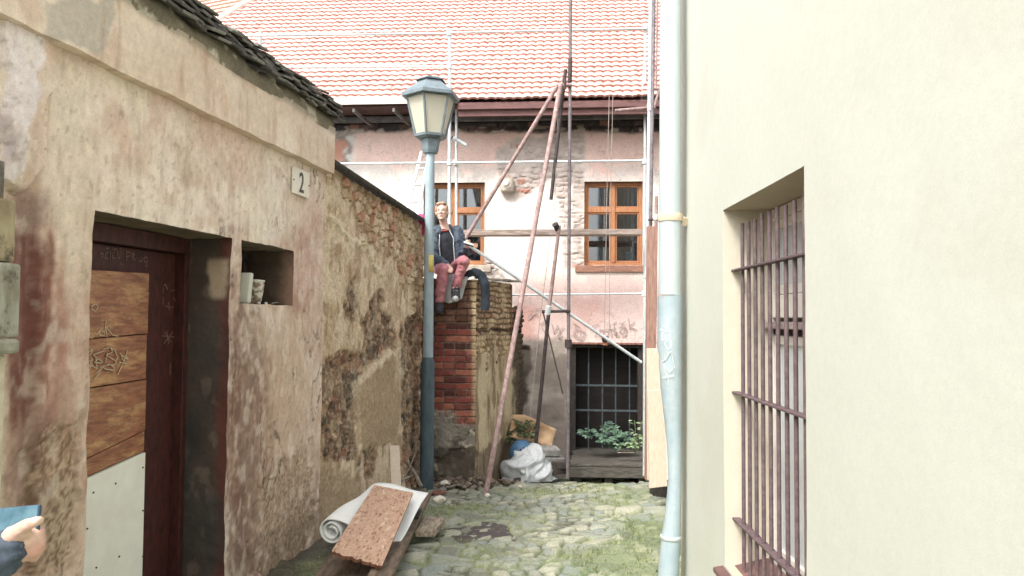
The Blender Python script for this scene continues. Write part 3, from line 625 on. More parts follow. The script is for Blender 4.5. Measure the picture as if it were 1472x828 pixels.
def brick_pier():
    t = thing('brick_pier', 'ruined brick wall stump with flaking plaster under the seated person', 'wall', ((xa + xb) / 2, YP + .3, float(zg(YP))))
    def face(fr, us, ztf, painter, s, name):
        vv = np.linspace(0, 1, 300); U, V = np.meshgrid(us, vv, indexing='ij'); top = ztf(U); Zv = -.6 + (top + .6) * V
        P = fr.w(U, 0, Zv); n, C = painter(U, Zv, *proj(P)); P = fr.w(U, n, Zv)
        return P, C
    def paint1(u, z, px, py):
        nn = fb(u * 8, z * 8, 131, 5) - .5; m_, c1, c2 = bricks(u, z, s=1); lum = fb(u * 30, z * 30, 133)
        bc = mix(S(152, 70, 54), S(124, 60, 50), c1); bc = mix(bc, S(164, 92, 66), sst(.7, .8, c2)); bc = mix(bc, S(84, 48, 42), sst(.15, .05, c2)); mort = mix(S(150, 128, 108), S(112, 92, 78), fb(u * 14, z * 14, 134))
        bc = mix(mort, bc, m_); bc = bc * (.75 + .5 * lum)[..., None]
        n = .018 - .020 * m_ * (.6 + .6 * c1) - .01 * (lum - .5)
        upm = sst(474, 462, py + nn * 30)
        ub_ = mix(S(128, 96, 74), S(96, 64, 48), c1); ub_ = mix(S(98, 80, 62), ub_, m_); bc = mix(bc, ub_ * (.7 + .6 * lum)[..., None], upm * .85); n = n + upm * (.03 * (c2 - .4) - .025 * (fb(u * 8, z * 12, 136) - .5))
        pl = sst(-5, 5, inside(px, py, [(600, 582), (640, 592), (662, 604), (684, 612), (700, 620), (700, 720), (600, 720)]) + nn * 24)
        pc = mix(S(158, 148, 130), S(112, 104, 92), fb(u * 6, z * 6, 137)); pc = mix(pc, S(74, 66, 58), sst(.55, .68, fb(u * 5, z * 7, 138)) * .8); pc = mix(pc, S(190, 178, 152), sst(.6, .7, fb(u * 10, z * 10, 139)))
        n = n * (1 - pl) + pl * (-.012 - .012 * (lum - .5) * 2); C = mix(bc, pc, pl)
        brk = sst(-3, 3, inside(px, py, [(628, 660), (664, 640), (690, 650), (690, 720), (620, 720)]) + nn * 30); C = mix(C, mix(S(92, 78, 62), S(60, 50, 42), lum), brk * .8); n = n + brk * .03 * (.5 + lum)
        ed = sst(8, 2, np.abs(px - 684 + nn * 8)) * sst(610, 590, py); C = mix(C, S(196, 172, 124), ed * .7)
        return n, C
    def paint2(u, z, px, py):
        nn = fb(u * 8, z * 8, 141, 5) - .5; m_, c1, c2 = bricks(u + .06 * nn, z + .05 * (fb(u * 5, z * 5, 140) - .5), bw=.2, bh=.07, j=.02, wob=.02, s=21); lum = fb(u * 34, z * 34, 143)
        bc = mix(S(196, 168, 124), S(166, 132, 96), c1); bc = mix(bc, S(160, 108, 82), sst(.8, .9, c2)); bc = mix(S(118, 96, 72), bc, m_); bc = mix(bc, S(206, 184, 136), sst(.5, .66, fb(u * 6, z * 3, 144)) * .7)
        n = .02 - .022 * m_ * (.3 + 1.2 * c2) - .016 * (lum - .5)
        pl = sst(-4, 4, py - 515 + 60 * nn * 2 + (px - 684) * .2); pc = mix(S(196, 176, 136), S(146, 122, 88), sst(.4, .7, fb(u * 7, z * 1.6, 145))); pc = mix(pc, S(112, 90, 64), sst(.62, .72, fb(u * 11, z * 3, 146)) * .7)
        mid = sst(475, 490, py) * (1 - pl); C = mix(bc, mix(S(200, 176, 128), S(132, 104, 70), sst(.42, .6, fb(u * 12, z * 8, 147))), mid * .75); n = n + mid * .02 * (fb(u * 16, z * 12, 148) - .5)
        n = n * (1 - pl) + pl * (-.004 - .016 * (fb(u * 10, z * 5, 149) - .5)); C = mix(C, pc, pl)
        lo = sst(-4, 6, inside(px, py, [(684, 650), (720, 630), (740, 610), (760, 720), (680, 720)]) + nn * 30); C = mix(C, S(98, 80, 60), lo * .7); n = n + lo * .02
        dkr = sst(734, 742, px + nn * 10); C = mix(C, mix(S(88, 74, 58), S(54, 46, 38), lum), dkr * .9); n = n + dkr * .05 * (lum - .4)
        crk = sst(4, 1.5, np.abs(py - 474 - (px - 684) * .04 + nn * 14)); C = mix(C, S(50, 40, 32), crk * .8); n = n + crk * .02
        return n, C * (.8 + .4 * lum)[..., None]
    u1s = np.linspace(-.15, xb - xa, 100); u2s = np.linspace(0, L2 + .55, 190)
    rag = lambda u, s: .03 * (fb(u * 7, u * 0, s) - .5) * 2
    P1, C1 = face(FP1, u1s, lambda u: ZPT + rag(u, 151) - .03, paint1, 1, 'front')
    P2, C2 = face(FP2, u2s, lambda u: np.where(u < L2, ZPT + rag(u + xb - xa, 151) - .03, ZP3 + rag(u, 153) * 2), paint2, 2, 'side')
    # stitch the corner
    P2[0] = P1[-1]
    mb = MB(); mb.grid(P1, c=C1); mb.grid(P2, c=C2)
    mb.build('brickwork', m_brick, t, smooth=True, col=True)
    # rubble top
    us = np.linspace(0, 1, 60); vs_ = np.linspace(0, 1, 60); A, B = np.meshgrid(us, vs_, indexing='ij')
    q = [np.array([xa - .15, YP + .01, 0]), np.array([xb, YP + .01, 0]), np.array([ex, ey, 0]), np.array([ex - 1.0, ey + .2, 0])]
    Q = (q[0] * ((1 - A) * (1 - B))[..., None] + q[1] * (A * (1 - B))[..., None] + q[2] * (A * B)[..., None] + q[3] * ((1 - A) * B)[..., None])
    Q[..., 2] = ZPT - .04 + .03 * fb(Q[..., 0] * 9, Q[..., 1] * 9, 161)
    mb = MB(); mb.grid(Q, c=mix(S(170, 150, 116), S(110, 94, 74), fb(Q[..., 0] * 12, Q[..., 1] * 12, 163))); mb.build('rubble_top', m_brick, t, smooth=True, col=True)
    back = MB(); b4 = [(xa - .1, YP + .05, -.6), (xb - .05, YP + .05, -.6), (ex - .05, ey, -.6), (ex - .9, ey + .1, -.6)]; back.hexa(b4, [(x, y, ZPT - .07) for x, y, z in b4]); back.build('core', m_rubble, t)
    for k, (px, py, Y, sx, sy, rz) in enumerate(((705, 397, 9.75, .26, .2, .2), (722, 402, 10.1, .22, .24, -.1), (692, 402, 9.42, .14, .12, .5), (735, 404, 10.4, .18, .2, .4))):
        c = PY(px, py, Y); c[2] = ZPT + .005 + .012 * (k % 2)
        MB().box(c, (sx, sy, .028), rz, (.03, .04)).build('cap_slab', pm('slate_cap', S(146, 138, 118), S(104, 98, 84), 18, rough=.9, bump=((50, .5, .006),)), t, bevel=.005)
brick_pier()

# ------------------------------------------------------------------ old building at the back
WIN = [(840, 262, 922, 381), (609, 262, 694, 381)]
back_house = thing('back_building', 'old two storey building with peeling pink plaster and red tiled roof at alley end', 'building', FF.w(0, 0, -.6))
DOOR_U0, DOOR_ZT = FF.hit(818, 494); DOOR_U1 = FF.hit(926, 494)[0]; DOOR_ZB = FF.hit(870, 644)[1]
Z_EAVE = FF.hit(870, 166)[1]
def facade():
    wb = []
    for (x0, y0, x1, y1) in WIN:
        a, zt = FF.hit(x0, y0); b, zb = FF.hit(x1 + 2, y1); wb.append((a, b, zb, zt))
    keys_u = sorted([-6.2, DOOR_U0, DOOR_U1, 4.5] + [v for q in wb for v in q[:2]]); keys_u = [k for i, k in enumerate(keys_u) if i == 0 or k - keys_u[i - 1] > .02]
    zt = np.mean([q[3] for q in wb]); zb = np.mean([q[2] for q in wb]); wb = [(a, b, zb, zt) for a, b, _, _ in wb]
    us = seglin(keys_u, .021); us = np.unique(np.round(np.concatenate([us, [DOOR_U0, DOOR_U1] + [v for q in wb for v in q[:2]]]), 6))
    zs = seglin([-.75, DOOR_ZT, zb, zt, Z_EAVE + .3], .019)
    U, Zv = np.meshgrid(us, zs, indexing='ij'); P = FF.w(U, 0, Zv); px, py = proj(P); nn = fb(U * 5, Zv * 5, 201, 5) - .5; lum = fb(U * 16, Zv * 16, 202)
    C = mix(S(238, 230, 218), S(230, 218, 206), fb(U * 2, Zv * 2, 203)); n = -.006 * (fb(U * 2, Zv * 2, 204) - .5) * 2
    def rg(poly, amp, edge=4): return sst(-edge, edge, inside(px, py, poly) + nn * amp * 2)
    pk = rg([(505, 180), (950, 180), (950, 252), (855, 258), (800, 216), (720, 250), (505, 240)], 6, 12); C = mix(C, mix(S(224, 182, 168), S(234, 204, 190), fb(U * 2.5, Zv * 2.5, 205)), pk)
    wg = rg([(480, 232), (950, 236), (950, 268), (720, 262), (480, 264)], 8, 8) * sst(.35, .6, fb(U * 9, Zv * 9, 206)); C = mix(C, S(196, 192, 186), wg * .6)
    pk2 = rg([(735, 395), (960, 392), (960, 500), (735, 500)], 10, 14); C = mix(C, mix(S(230, 200, 192), S(224, 186, 176), fb(U * 2, Zv * 3, 207)), pk2 * .9)
    red = rg([(735, 430), (775, 440), (770, 495), (735, 495)], 16, 14); C = mix(C, S(206, 140, 124), red * .7); red = rg([(820, 420), (870, 430), (860, 470), (825, 470)], 16, 14); C = mix(C, S(216, 158, 146), red * .6)
    # exposed masonry
    m_, c1, c2 = bricks(U + .05 * nn, Zv + .05 * (fb(U * 4, Zv * 4, 218) - .5), bw=.23, bh=.075, j=.016, wob=.03, s=41); rb1, rb2, rb3, rb4 = vor(U / .13 + nn * .5, Zv / .075 + nn * .5, 219); rbm = sst(.46, .54, fb(U * 3, Zv * 3, 220)); m_ = m_ * (1 - rbm) + sst(.02, .14, rb2 - rb1) * rbm; c1 = c1 * (1 - rbm) + rb3 * rbm
    ex_ = rg([(722, 212), (742, 196), (800, 190), (836, 194), (842, 232), (826, 240), (820, 300), (824, 384), (812, 384), (806, 300), (790, 262), (770, 270), (742, 292), (724, 296), (716, 262), (712, 226)], 10)
    ex_ = np.maximum(ex_, rg([(820, 240), (842, 244), (840, 384), (822, 384)], 7)); ex_ = np.maximum(ex_, rg([(694, 370), (712, 380), (738, 410), (738, 425), (694, 395)], 7))
    bc = mix(S(206, 190, 180), S(176, 158, 148), c1); bc = mix(bc, S(186, 122, 100), sst(.92, .94, c2)); bc = mix(S(182, 168, 158), bc, m_); bc = bc * (.88 + .24 * lum)[..., None]
    sm = sst(.5, .62, fb(U * 4, Zv * 4, 208)); bc = mix(bc, S(196, 182, 172), sm * .6)
    C = mix(C, bc, ex_); n = n + ex_ * (.018 - .018 * m_ * (.5 + c2) * (1 - .6 * sm) - .014 * (lum - .5))
    # left: flaked plaster over stone
    fl = rg([(440, 160), (512, 182), (508, 240), (440, 240)], 6); fc = mix(S(206, 202, 196), S(150, 136, 126), sst(.4, .6, fb(U * 7, Zv * 7, 209))); fc = mix(fc, S(196, 138, 112), rg([(476, 205), (500, 208), (496, 232), (478, 232)], 10)); C = mix(C, fc, fl); n = n + fl * .03 * (fb(U * 7, Zv * 7, 209) - .5)
    # brick band under the eaves
    bd = sst(3, -3, py - 190 + nn * 8); m2, k1, k2 = bricks(U, Zv, bw=.3, bh=.085, s=61); b2 = mix(S(112, 88, 84), S(72, 66, 66), sst(.3, .5, fb(U * 2.2, Zv * 5, 210))); b2 = mix(b2, S(150, 104, 90), sst(.8, .9, k1)); b2 = mix(S(70, 64, 62), b2, m2)
    C = mix(C, b2 * (.8 + .4 * lum)[..., None], bd); n = n + bd * (.02 - .02 * m2)
    C = mix(C, S(206, 190, 172), sst(.62, .66, fb(U * 6, Zv * 14, 211)) * bd * sst(176, 188, py) * .8)
    # rough grey plinth left of the cellar door
    pl = rg([(700, 488), (820, 486), (820, 720), (700, 720)], 8, 5); pc = mix(S(158, 144, 132), S(128, 116, 106), fb(U * 6, Zv * 6, 212)); pc = mix(pc, S(180, 166, 152), sst(.55, .7, fb(U * 3, Zv * 3, 213)) * .7); C = mix(C, pc, pl); n = n + pl * (.012 - .02 * (fb(U * 12, Zv * 12, 214) - .5))
    hl = rg([(738, 500), (762, 505), (760, 560), (748, 600), (738, 600)], 12, 4); C = mix(C, S(72, 62, 54), hl * .85); n = n + hl * .06
    C = mix(C, S(140, 124, 116), sst(.010, .003, np.abs(fb(U * 2, Zv * 2, 215, 5) - .5)) * .35)
    C = C * (.93 + .14 * lum)[..., None]
    jit = .010 * (fb(U * 9, Zv * 9, 216) - .5); P = FF.w(U + jit, n, Zv + jit)
    cu = (us[:-1] + us[1:]) / 2; cz = (zs[:-1] + zs[1:]) / 2; A, B = np.meshgrid(cu, cz, indexing='ij')
    keep = ~((A > DOOR_U0) & (A < DOOR_U1) & (B < DOOR_ZT))
    for a, b, z0, z1 in wb: keep &= ~((A > a) & (A < b) & (B > z0) & (B < z1))
    mb = MB(); mb.grid(P, keep, c=C)
    def rv(ua, ub_, za, zb_, dep, col):
        k = 14; s = np.linspace(0, 1, k)
        mb.add([FF.w(ua, 0.0, za), FF.w(ub_, 0.0, zb_), FF.w(ub_, dep, zb_), FF.w(ua, dep, za)], [(0, 1, 2, 3)], col)
    for a, b, z0, z1 in wb:
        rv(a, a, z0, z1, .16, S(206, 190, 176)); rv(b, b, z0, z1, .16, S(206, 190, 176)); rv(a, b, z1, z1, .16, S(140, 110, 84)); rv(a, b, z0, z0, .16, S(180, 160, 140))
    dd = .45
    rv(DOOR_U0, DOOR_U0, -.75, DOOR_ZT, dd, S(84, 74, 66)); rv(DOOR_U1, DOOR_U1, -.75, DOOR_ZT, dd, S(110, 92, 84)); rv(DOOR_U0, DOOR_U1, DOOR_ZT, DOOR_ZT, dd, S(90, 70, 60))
    mb.build('wall', m_facade, back_house, smooth=True, col=True)
    return wb
WB = facade()
bk = MB(); bk.fbox(FF, -6.2, WB[1][0] - .3, .3, 3.5, -.7, 4.6); bk.fbox(FF, -6.2, 4.5, 1.6, 3.5, -.7, 4.6); bk.fbox(FF, DOOR_U0 - .2, DOOR_U1 + .2, .455, .5, -.7, DOOR_ZT + .1); bk.build('inner_wall', m_dark, back_house)
m_winwood = pm('orange_window_wood', S(196, 128, 66), S(172, 104, 50), 5, stretch=(8, 8, 1.5), rough=.5, bump=((90, .15, .002),))
m_sillwood = pm('brown_sill_wood', S(176, 124, 98), S(146, 96, 74), 5, stretch=(1.5, 6, 8), rough=.75, bump=((90, .25, .002),))
m_glass = glassmat('window_glass', (.62, .68, .72), .13)
m_curtain = pm('grey_curtain', S(160, 162, 164), S(84, 88, 92), 2, stretch=(9, 9, .4), rough=.9)
def window(a, b, z0, z1, k):
    wnd = bpy.data.objects.new('window', None); COL.objects.link(wnd); wnd.parent = back_house; wnd.location = Vector(FF.w((a + b) / 2, .1, z0) - wloc(back_house))
    f = MB(); t = .045; mu = (a + b) / 2; tr = z0 + (z1 - z0) * .665
    n0, n1 = .09, .155
    f.fbox(FF, a, b, n0, n1, z1 - t, z1 - .002); f.fbox(FF, a, b, n0, n1, z0 + .002, z0 + t); f.fbox(FF, a + .001, a + t, n0, n1, z0 + t, z1 - t); f.fbox(FF, b - t, b - .001, n0, n1, z0 + t, z1 - t)
    f.fbox(FF, mu - .03, mu + .03, n0 - .012, n1, z0 + t, z1 - t); f.fbox(FF, a + t, mu - .03, n0 - .006, n1, tr - .032, tr + .032); f.fbox(FF, mu + .03, b - t, n0 - .006, n1, tr - .032, tr + .032)
    fo = f.build('frame', m_winwood, wnd, bevel=.006)
    for (ua, ub_) in ((a + t, mu - .03), (mu + .03, b - t)):
        for (za, zb_) in ((z0 + t, tr - .032), (tr + .032, z1 - t)):
            s = .026; g = MB(); g.fbox(FF, ua + .002, ub_ - .002, .102, .145, zb_ - s, zb_ - .002); g.fbox(FF, ua + .002, ub_ - .002, .102, .145, za + .002, za + s); g.fbox(FF, ua + .002, ua + s, .102, .145, za + s, zb_ - s); g.fbox(FF, ub_ - s, ub_ - .002, .102, .145, za + s, zb_ - s)
            g.build('sash', m_winwood, wnd, bevel=.004)
            g = MB(); g.fbox(FF, ua + s, ub_ - s, .122, .126, za + s, zb_ - s); g.build('pane', m_glass, wnd)
    # curtains hang inside
    for (ua, ub_) in ((a + .02, a + .25), (b - .26, b - .03)):
        us = np.linspace(ua, ub_, 40); Zc = np.array([z0 + .38 if k == 0 else z0 + .1, z1]); A, B = np.meshgrid(us, Zc, indexing='ij')
        c = MB().grid(FF.w(A, .30 + .02 * np.sin(A * 95), B)).build('curtain', m_curtain, wnd, smooth=True); c.modifiers.new('thick', 'SOLIDIFY').thickness = .003
    rm = MB(); rm.fbox(FF, a - .15, b + .15, 1.2, 1.22, z0 - .3, z1 + .3); rm.build('room_wall', pm('dim_room', S(70, 78, 84), S(48, 54, 60), 2, rough=.9), wnd)
    sl_ = MB(); sl_.fbox(FF, a - (.13 if k == 0 else .02), b + .1, -.03, .09, z0 - .105, z0 - .004); sl_.build('sill', m_sillwood if k == 0 else pm('pale_sill', S(206, 192, 172), S(176, 160, 142), 8, rough=.9), wnd, bevel=.008)
for k, q in enumerate(WB): window(*q, k)
# lamp standing inside the right window
c = FF.w(WB[0][1] - .17, .42, WB[0][2] + .06)
dl = thing('desk_lamp', 'small white lamp with pale blue base standing inside the right window', 'lamp', c)
MB().box(c + np.array([0, 0, .10]), (.10, .08, .13)).build('base', pm('pale_blue_plastic', S(120, 178, 206), S(110, 166, 196), 6, rough=.4), dl, bevel=.01)
q = [c + np.array([.0, 0, .15]) + np.array([.03 + .01 * math.sin(s * 3), 0, .38 * s]) for s in np.linspace(0, .8, 6)] + [c + np.array([-.03, 0, .47]), c + np.array([-.10, 0, .49]), c + np.array([-.17, 0, .46])]
MB().tube(q, .018, 10).build('arm', pm('white_plastic', (.75, .76, .76), (.7, .7, .7), 6, rough=.4), dl, smooth=True)

# eaves: roof tiles, fascia, gutter
ZT0 = 4.5; NE = -.62
zE = FF.hit(870, 141, NE)[1]
def roof():
    sl_ = R_(46); pitch = .142; rows = 33; wl = .127
    u0_, u1 = -7.5, 5.0; per = 9; nu = int((u1 - u0_) / wl * per); us = np.linspace(u0_, u1, nu); ph = us / wl * 2 * math.pi
    wave = np.abs(np.cos(ph / 2)) ** .8
    tid = np.floor(us / wl)
    mb = MB(); Vs = []; Cs = []
    hu, hz = FF.hit(297, 17, NE + 1.7)
    lat = []
    for r in range(rows):
        s0 = r * pitch; rj = (hsh(tid, tid * 0 + r, 5) - .5) * .02
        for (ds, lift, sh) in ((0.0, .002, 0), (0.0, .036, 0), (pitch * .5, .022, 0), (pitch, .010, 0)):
            s = s0 + ds - .016 * wave * (1 if ds == 0 else 0) + rj * (1 if ds == 0 else 0); h = lift + .026 * wave
            lat.append(FF.w(us, NE + s * math.cos(sl_) - h * math.sin(sl_), zE + s * math.sin(sl_) + h * math.cos(sl_)))
            k = hsh(tid, tid * 0 + r, 8); c = mix(S(224, 184, 170), S(218, 174, 160), k); c = mix(c, S(206, 152, 136), sst(.10, .04, k) * .7); c = c if lift > .01 else np.tile(S(178, 108, 94), (nu, 1))  # lip rows coloured darker red, painting in the shade line under each tile edge
            Cs.append(c)
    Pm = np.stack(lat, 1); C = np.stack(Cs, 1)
    cu = (us[:-1] + us[1:]) / 2; keep = np.ones((nu - 1, Pm.shape[1] - 1), bool)
    # hip on the left: drop the tiles beyond it
    nmid = Pm[:-1, :-1]; loc_u = (nmid - FF.o) @ FF.u; loc_n = (nmid - FF.o) @ FF.n
    u_hip = hu + (loc_n - (NE + hz * 0 + 1.7)) * .62
    keep &= loc_u > u_hip
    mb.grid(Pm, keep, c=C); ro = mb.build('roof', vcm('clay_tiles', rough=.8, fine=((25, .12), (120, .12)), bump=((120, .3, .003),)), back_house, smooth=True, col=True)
    # hip ridge and the side slope behind it
    A = [FF.w(hu + (nv - 1.7) * .62, NE + nv, zE + nv * math.tan(sl_) + .05) for nv in (0.0, 1.2, 2.4, 3.3)]
    MB().tube(A, .07, 10).build('hip_ridge', pm('pale_ridge', S(220, 205, 190), S(200, 180, 162), 8, rough=.8), ro, smooth=True)
    B0 = [FF.w(hu + (nv - 1.7) * .62 - .02, NE + nv, zE + nv * math.tan(sl_) + .0) for nv in (0.0, 3.3)]; side = MB()
    k = 22; La = np.linspace(0, 1, 200)
    lat = []
    for r in range(k):
        for (ds, lf_) in ((0, 0), (0, .03), (1, 0)):
            f_ = (r + ds) / k; a = B0[0] * (1 - f_) + B0[1] * f_; lat.append(np.stack([a + np.array([-4 * q, 4 * q * .4, 0]) + np.array([0, -lf_, lf_ * .7 + .012 * abs(math.cos(q * 95))]) for q in La], 0))
    side.grid(np.stack(lat, 1), c=S(206, 170, 150)); side.build('side_slope', vcm('clay_tiles'), ro, smooth=True, col=True)
    b = MB(); b.fbox(FF, -6.5, 5.0, NE + .06, .0, zE - .05, zE - .025); b.build('soffit', pm('brown_soffit', S(108, 74, 68), S(82, 58, 54), 6, rough=.8), back_house)
    # right part: brown fascia boards, left part: white gutter with dark rafters behind
    us_ = FF.hit(658, 150, NE)[0]
    b = MB(); b.fbox(FF, us_, 5.0, NE + .0, NE + .03, FF.hit(870, 154, NE)[1], zE - .03); b.fbox(FF, us_, 5.0, NE + .05, NE + .08, FF.hit(870, 163, NE)[1], FF.hit(870, 155, NE)[1]); b.build('fascia', pm('purple_brown_fascia', S(128, 82, 78), S(104, 68, 64), 5, stretch=(1, 1, 8), rough=.7, bump=((40, .3, .004),)), back_house, bevel=.004)
    b = MB(); b.fbox(FF, -6.5, us_ - .01, NE - .05, NE - .03, FF.hit(540, 150, NE)[1] - .01, FF.hit(540, 140, NE)[1]); b.build('gutter', pm('white_gutter', S(232, 226, 216), S(220, 212, 200), 6, rough=.5), back_house, bevel=.004)
    for k in range(11):
        u = us_ - .35 - k * .58; q = [FF.w(u, NE - .02, zE - .10), FF.w(u + .03, NE - .02, zE - .10), FF.w(u + .03 + .1, -.03, zE - .16), FF.w(u + .1, -.03, zE - .16)]
        MB().slab(q, .05).build('rafter', pm('dark_rafter', S(128, 120, 116), S(96, 90, 88), 8, rough=.8), back_house)
    b = MB(); b.fbox(FF, -6.5, 5.0, -.10, -.04, FF.hit(700, 176)[1], FF.hit(700, 167)[1]); b.build('flashing', pm('grey_zinc', S(134, 132, 134), S(104, 102, 104), 9, rough=.5, metal=.3), back_house, bevel=.01)
roof()
# cellar door: frame, bars, dark
cd_ = bpy.data.objects.new('cellar_door', None); COL.objects.link(cd_); cd_.parent = back_house; cd_.location = Vector(FF.w((DOOR_U0 + DOOR_U1) / 2, .2, -.5) - wloc(back_house))
m_dkwood = pm('dark_weathered_wood', S(70, 62, 56), S(44, 40, 36), 12, stretch=(4, 4, 1), rough=.85, bump=((60, .5, .005),), c3=tuple(S(120, 112, 104)), sc3=30, lo3=.66, hi3=.7)
a = MB(); a.fbox(FF, DOOR_U0 + .002, DOOR_U0 + .10, .03, .30, -.7, DOOR_ZT - .06); a.fbox(FF, DOOR_U1 - .085, DOOR_U1 - .002, .03, .30, -.7, DOOR_ZT - .06); a.fbox(FF, DOOR_U0 + .002, DOOR_U1 - .002, .03, .28, DOOR_ZT - .055, DOOR_ZT - .003); a.build('frame', m_dkwood, cd_, bevel=.006)
m_bluesteel = pm('blue_grey_steel', S(92, 106, 112), S(68, 78, 84), 14, rough=.6, metal=.3)
nB = .18
for x in (826, 846, 866, 885, 905):
    u, z = FF.hit(x, 560, nB); MB().tube([FF.w(u, nB, DOOR_ZB - .1), FF.w(u, nB, DOOR_ZT - .055)], .011, 8).build('bar', m_bluesteel, cd_, smooth=True)
for y in (554, 590, 624):
    z = FF.hit(866, y, nB - .02)[1]; MB().fbox(FF, DOOR_U0 + .1, DOOR_U1 - .085, nB - .03, nB - .012, z - .014, z + .014).build('crossbar', m_bluesteel, cd_)
a = MB(); a.fbox(FF, DOOR_U0 + .1, DOOR_U1 - .085, .36, .38, -.7, DOOR_ZT - .06); a.build('boards', pm('dark_door_boards', (.010, .008, .007), (.02, .014, .012), 5, stretch=(1, 1, 9), rough=.8), cd_)
a = MB(); a.fbox(FF, DOOR_U0 - .06, DOOR_U1 + .08, -.045, -.02, DOOR_ZT - .005, DOOR_ZT + .022); a.build('lintel_strip', pm('rust_strip', S(168, 110, 92), S(120, 78, 66), 20, rough=.8), cd_)
# graffiti on the facade
m_graf = pm('faded_grey_paint', S(176, 154, 150), S(190, 170, 164), 20, rough=.9)
def Zf(x, y): return 740 + x * .13587, 430 + y * .13587
wf = [[(205, 105), (245, 180)], [(225, 110), (275, 95)], [(140, 205), (165, 160), (185, 175), (150, 210)], [(165, 165), (215, 155)], [(270, 260), (318, 355), (330, 330)], [(270, 260), (310, 240), (330, 330)], [(395, 265), (415, 360), (455, 280), (480, 350)], [(515, 290), (470, 350), (450, 395), (480, 405), (495, 370)],
      [(640, 300), (748, 350), (710, 435), (615, 385), (640, 300)], [(660, 310), (640, 375), (700, 415)], [(690, 350), (700, 390)], [(610, 240), (680, 290)],
      [(890, 260), (820, 290), (870, 330), (850, 400)], [(900, 320), (940, 330), (935, 400), (895, 390), (900, 320)], [(950, 330), (990, 320), (985, 390)], [(1000, 250), (1025, 405)], [(1010, 330), (1060, 300), (1050, 370)], [(1060, 300), (1075, 390)], [(1080, 340), (1070, 390), (1110, 380)], [(1040, 265), (1075, 240)],
      [(1165, 290), (1120, 300), (1110, 350), (1150, 360), (1170, 300), (1190, 330), (1170, 390), (1130, 390)], [(1205, 205), (1218, 330)], [(1270, 240), (1212, 290), (1290, 325)], [(1120, 265), (1165, 240)]]
strokes(FF, wf, -.022, .014, m_graf, 'graffiti', back_house, Zf)

# ------------------------------------------------------------------ cream house on the right
cream = thing('cream_house', 'smooth cream plastered house wall with a barred window on the right', 'house', FR.w(3.0, .3, 0))
UW0 = FR.hit(1157, 500)[0]; UW1 = FR.hit(1040, 500)[0]; ZW1 = FR.hit(1098, 270)[1]; ZW0 = FR.hit(1036, 806)[1]; UC = FR.hit(979, 500)[0]
def cream_wall():
    us = seglin([-6, -1, 1.0, UW0, UW1, UC], .03); us = np.concatenate([np.linspace(-6, 0.9, 12), seglin([1.0, UW0, UW1, UC], .03)]); zs = seglin([-.3, ZW0, ZW1, 6.5], .04)
    U, Zv = np.meshgrid(us, zs, indexing='ij'); n = -.006 * (fb(U * 1.3, Zv * 1.3, 301, 3) - .5) * 2 - .002 * (fb(U * 7, Zv * 7, 302) - .5)
    lock = np.minimum(np.minimum(np.abs(U - UW0), np.abs(U - UW1)), 1) * 0 + 1
    C = mix(S(197, 200, 186), S(193, 195, 180), fb(U * 1.2, Zv * 1.2, 303)); C = mix(C, S(188, 187, 168), sst(.58, .75, fb(U * 1.8 + Zv * .8, Zv * 1.4, 304)) * .35)
    C = mix(C, S(206, 194, 164), sst(.10, .02, UC - U + .05 * (fb(U * 9, Zv * 5, 305) - .5)) * .6)
    wv_ = sst(.62, .75, fb(U * 3.2, Zv * .7, 308)) * sst(2.6, 4.5, Zv) + .8 * sst(.55, .75, fb(U * 5, Zv * 5, 309)) * sst(.5, .0, Zv); C = mix(C, S(178, 176, 156), wv_ * .35)
    P = FR.w(U, n, Zv); cu = (us[:-1] + us[1:]) / 2; cz = (zs[:-1] + zs[1:]) / 2; A, B = np.meshgrid(cu, cz, indexing='ij')
    keep = ~((A > UW0) & (A < UW1) & (B > ZW0) & (B < ZW1))
    mb = MB(); mb.grid(P, keep, c=C)
    dp = np.linspace(0, .26, 10)
    def rv(us_, zs_, c):
        A = np.meshgrid(us_, dp, indexing='ij')[0]; B, D_ = np.meshgrid(zs_, dp, indexing='ij')
        n0 = -.006 * (fb(A * 1.3, B * 1.3, 301, 3) - .5) * 2 - .002 * (fb(A * 7, B * 7, 302) - .5); mb.grid(FR.w(A, n0 * (1 - D_ / .26) + D_, B), c=np.broadcast_to(c, A.shape + (3,)) * (.94 + .12 * fb(A * 20 + B * 20, D_ * 20, 306))[..., None])
    zv = zs[(zs >= ZW0 - 1e-6) & (zs <= ZW1 + 1e-6)]; uv = us[(us >= UW0 - 1e-6) & (us <= UW1 + 1e-6)]
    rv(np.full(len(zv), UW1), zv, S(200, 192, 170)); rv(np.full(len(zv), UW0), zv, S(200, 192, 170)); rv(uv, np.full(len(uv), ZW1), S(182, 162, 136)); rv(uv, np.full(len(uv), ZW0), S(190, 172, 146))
    zs2 = np.linspace(-.3, 6.5, 160); nv = np.linspace(0, 4.5, 60); A, B = np.meshgrid(nv, zs2, indexing='ij'); n0 = -.006 * (fb(UC * 1.3 + A * 0, B * 1.3, 301, 3) - .5) * 2 - .002 * (fb(UC * 7 + A * 0, B * 7, 302) - .5)
    mb.grid(FR.w(UC, A + np.where(A < .01, n0, 0), B), c=np.broadcast_to(S(192, 188, 166), A.shape + (3,)))
    mb.build('wall', vcm('cream_plaster', fine=((30, .03), (220, .06)), bump=((9, .10, .01), (35, .18, .005), (200, .22, .002))), cream, smooth=True, col=True)
    b = MB(); b.fbox(FR, -6, UW0 - .12, .30, 4.4, -.3, 6.5); b.fbox(FR, UW0 - .12, UW1 + .12, 1.1, 4.4, -.3, 6.5); b.build('inner_wall', m_dark, cream)
cream_wall()
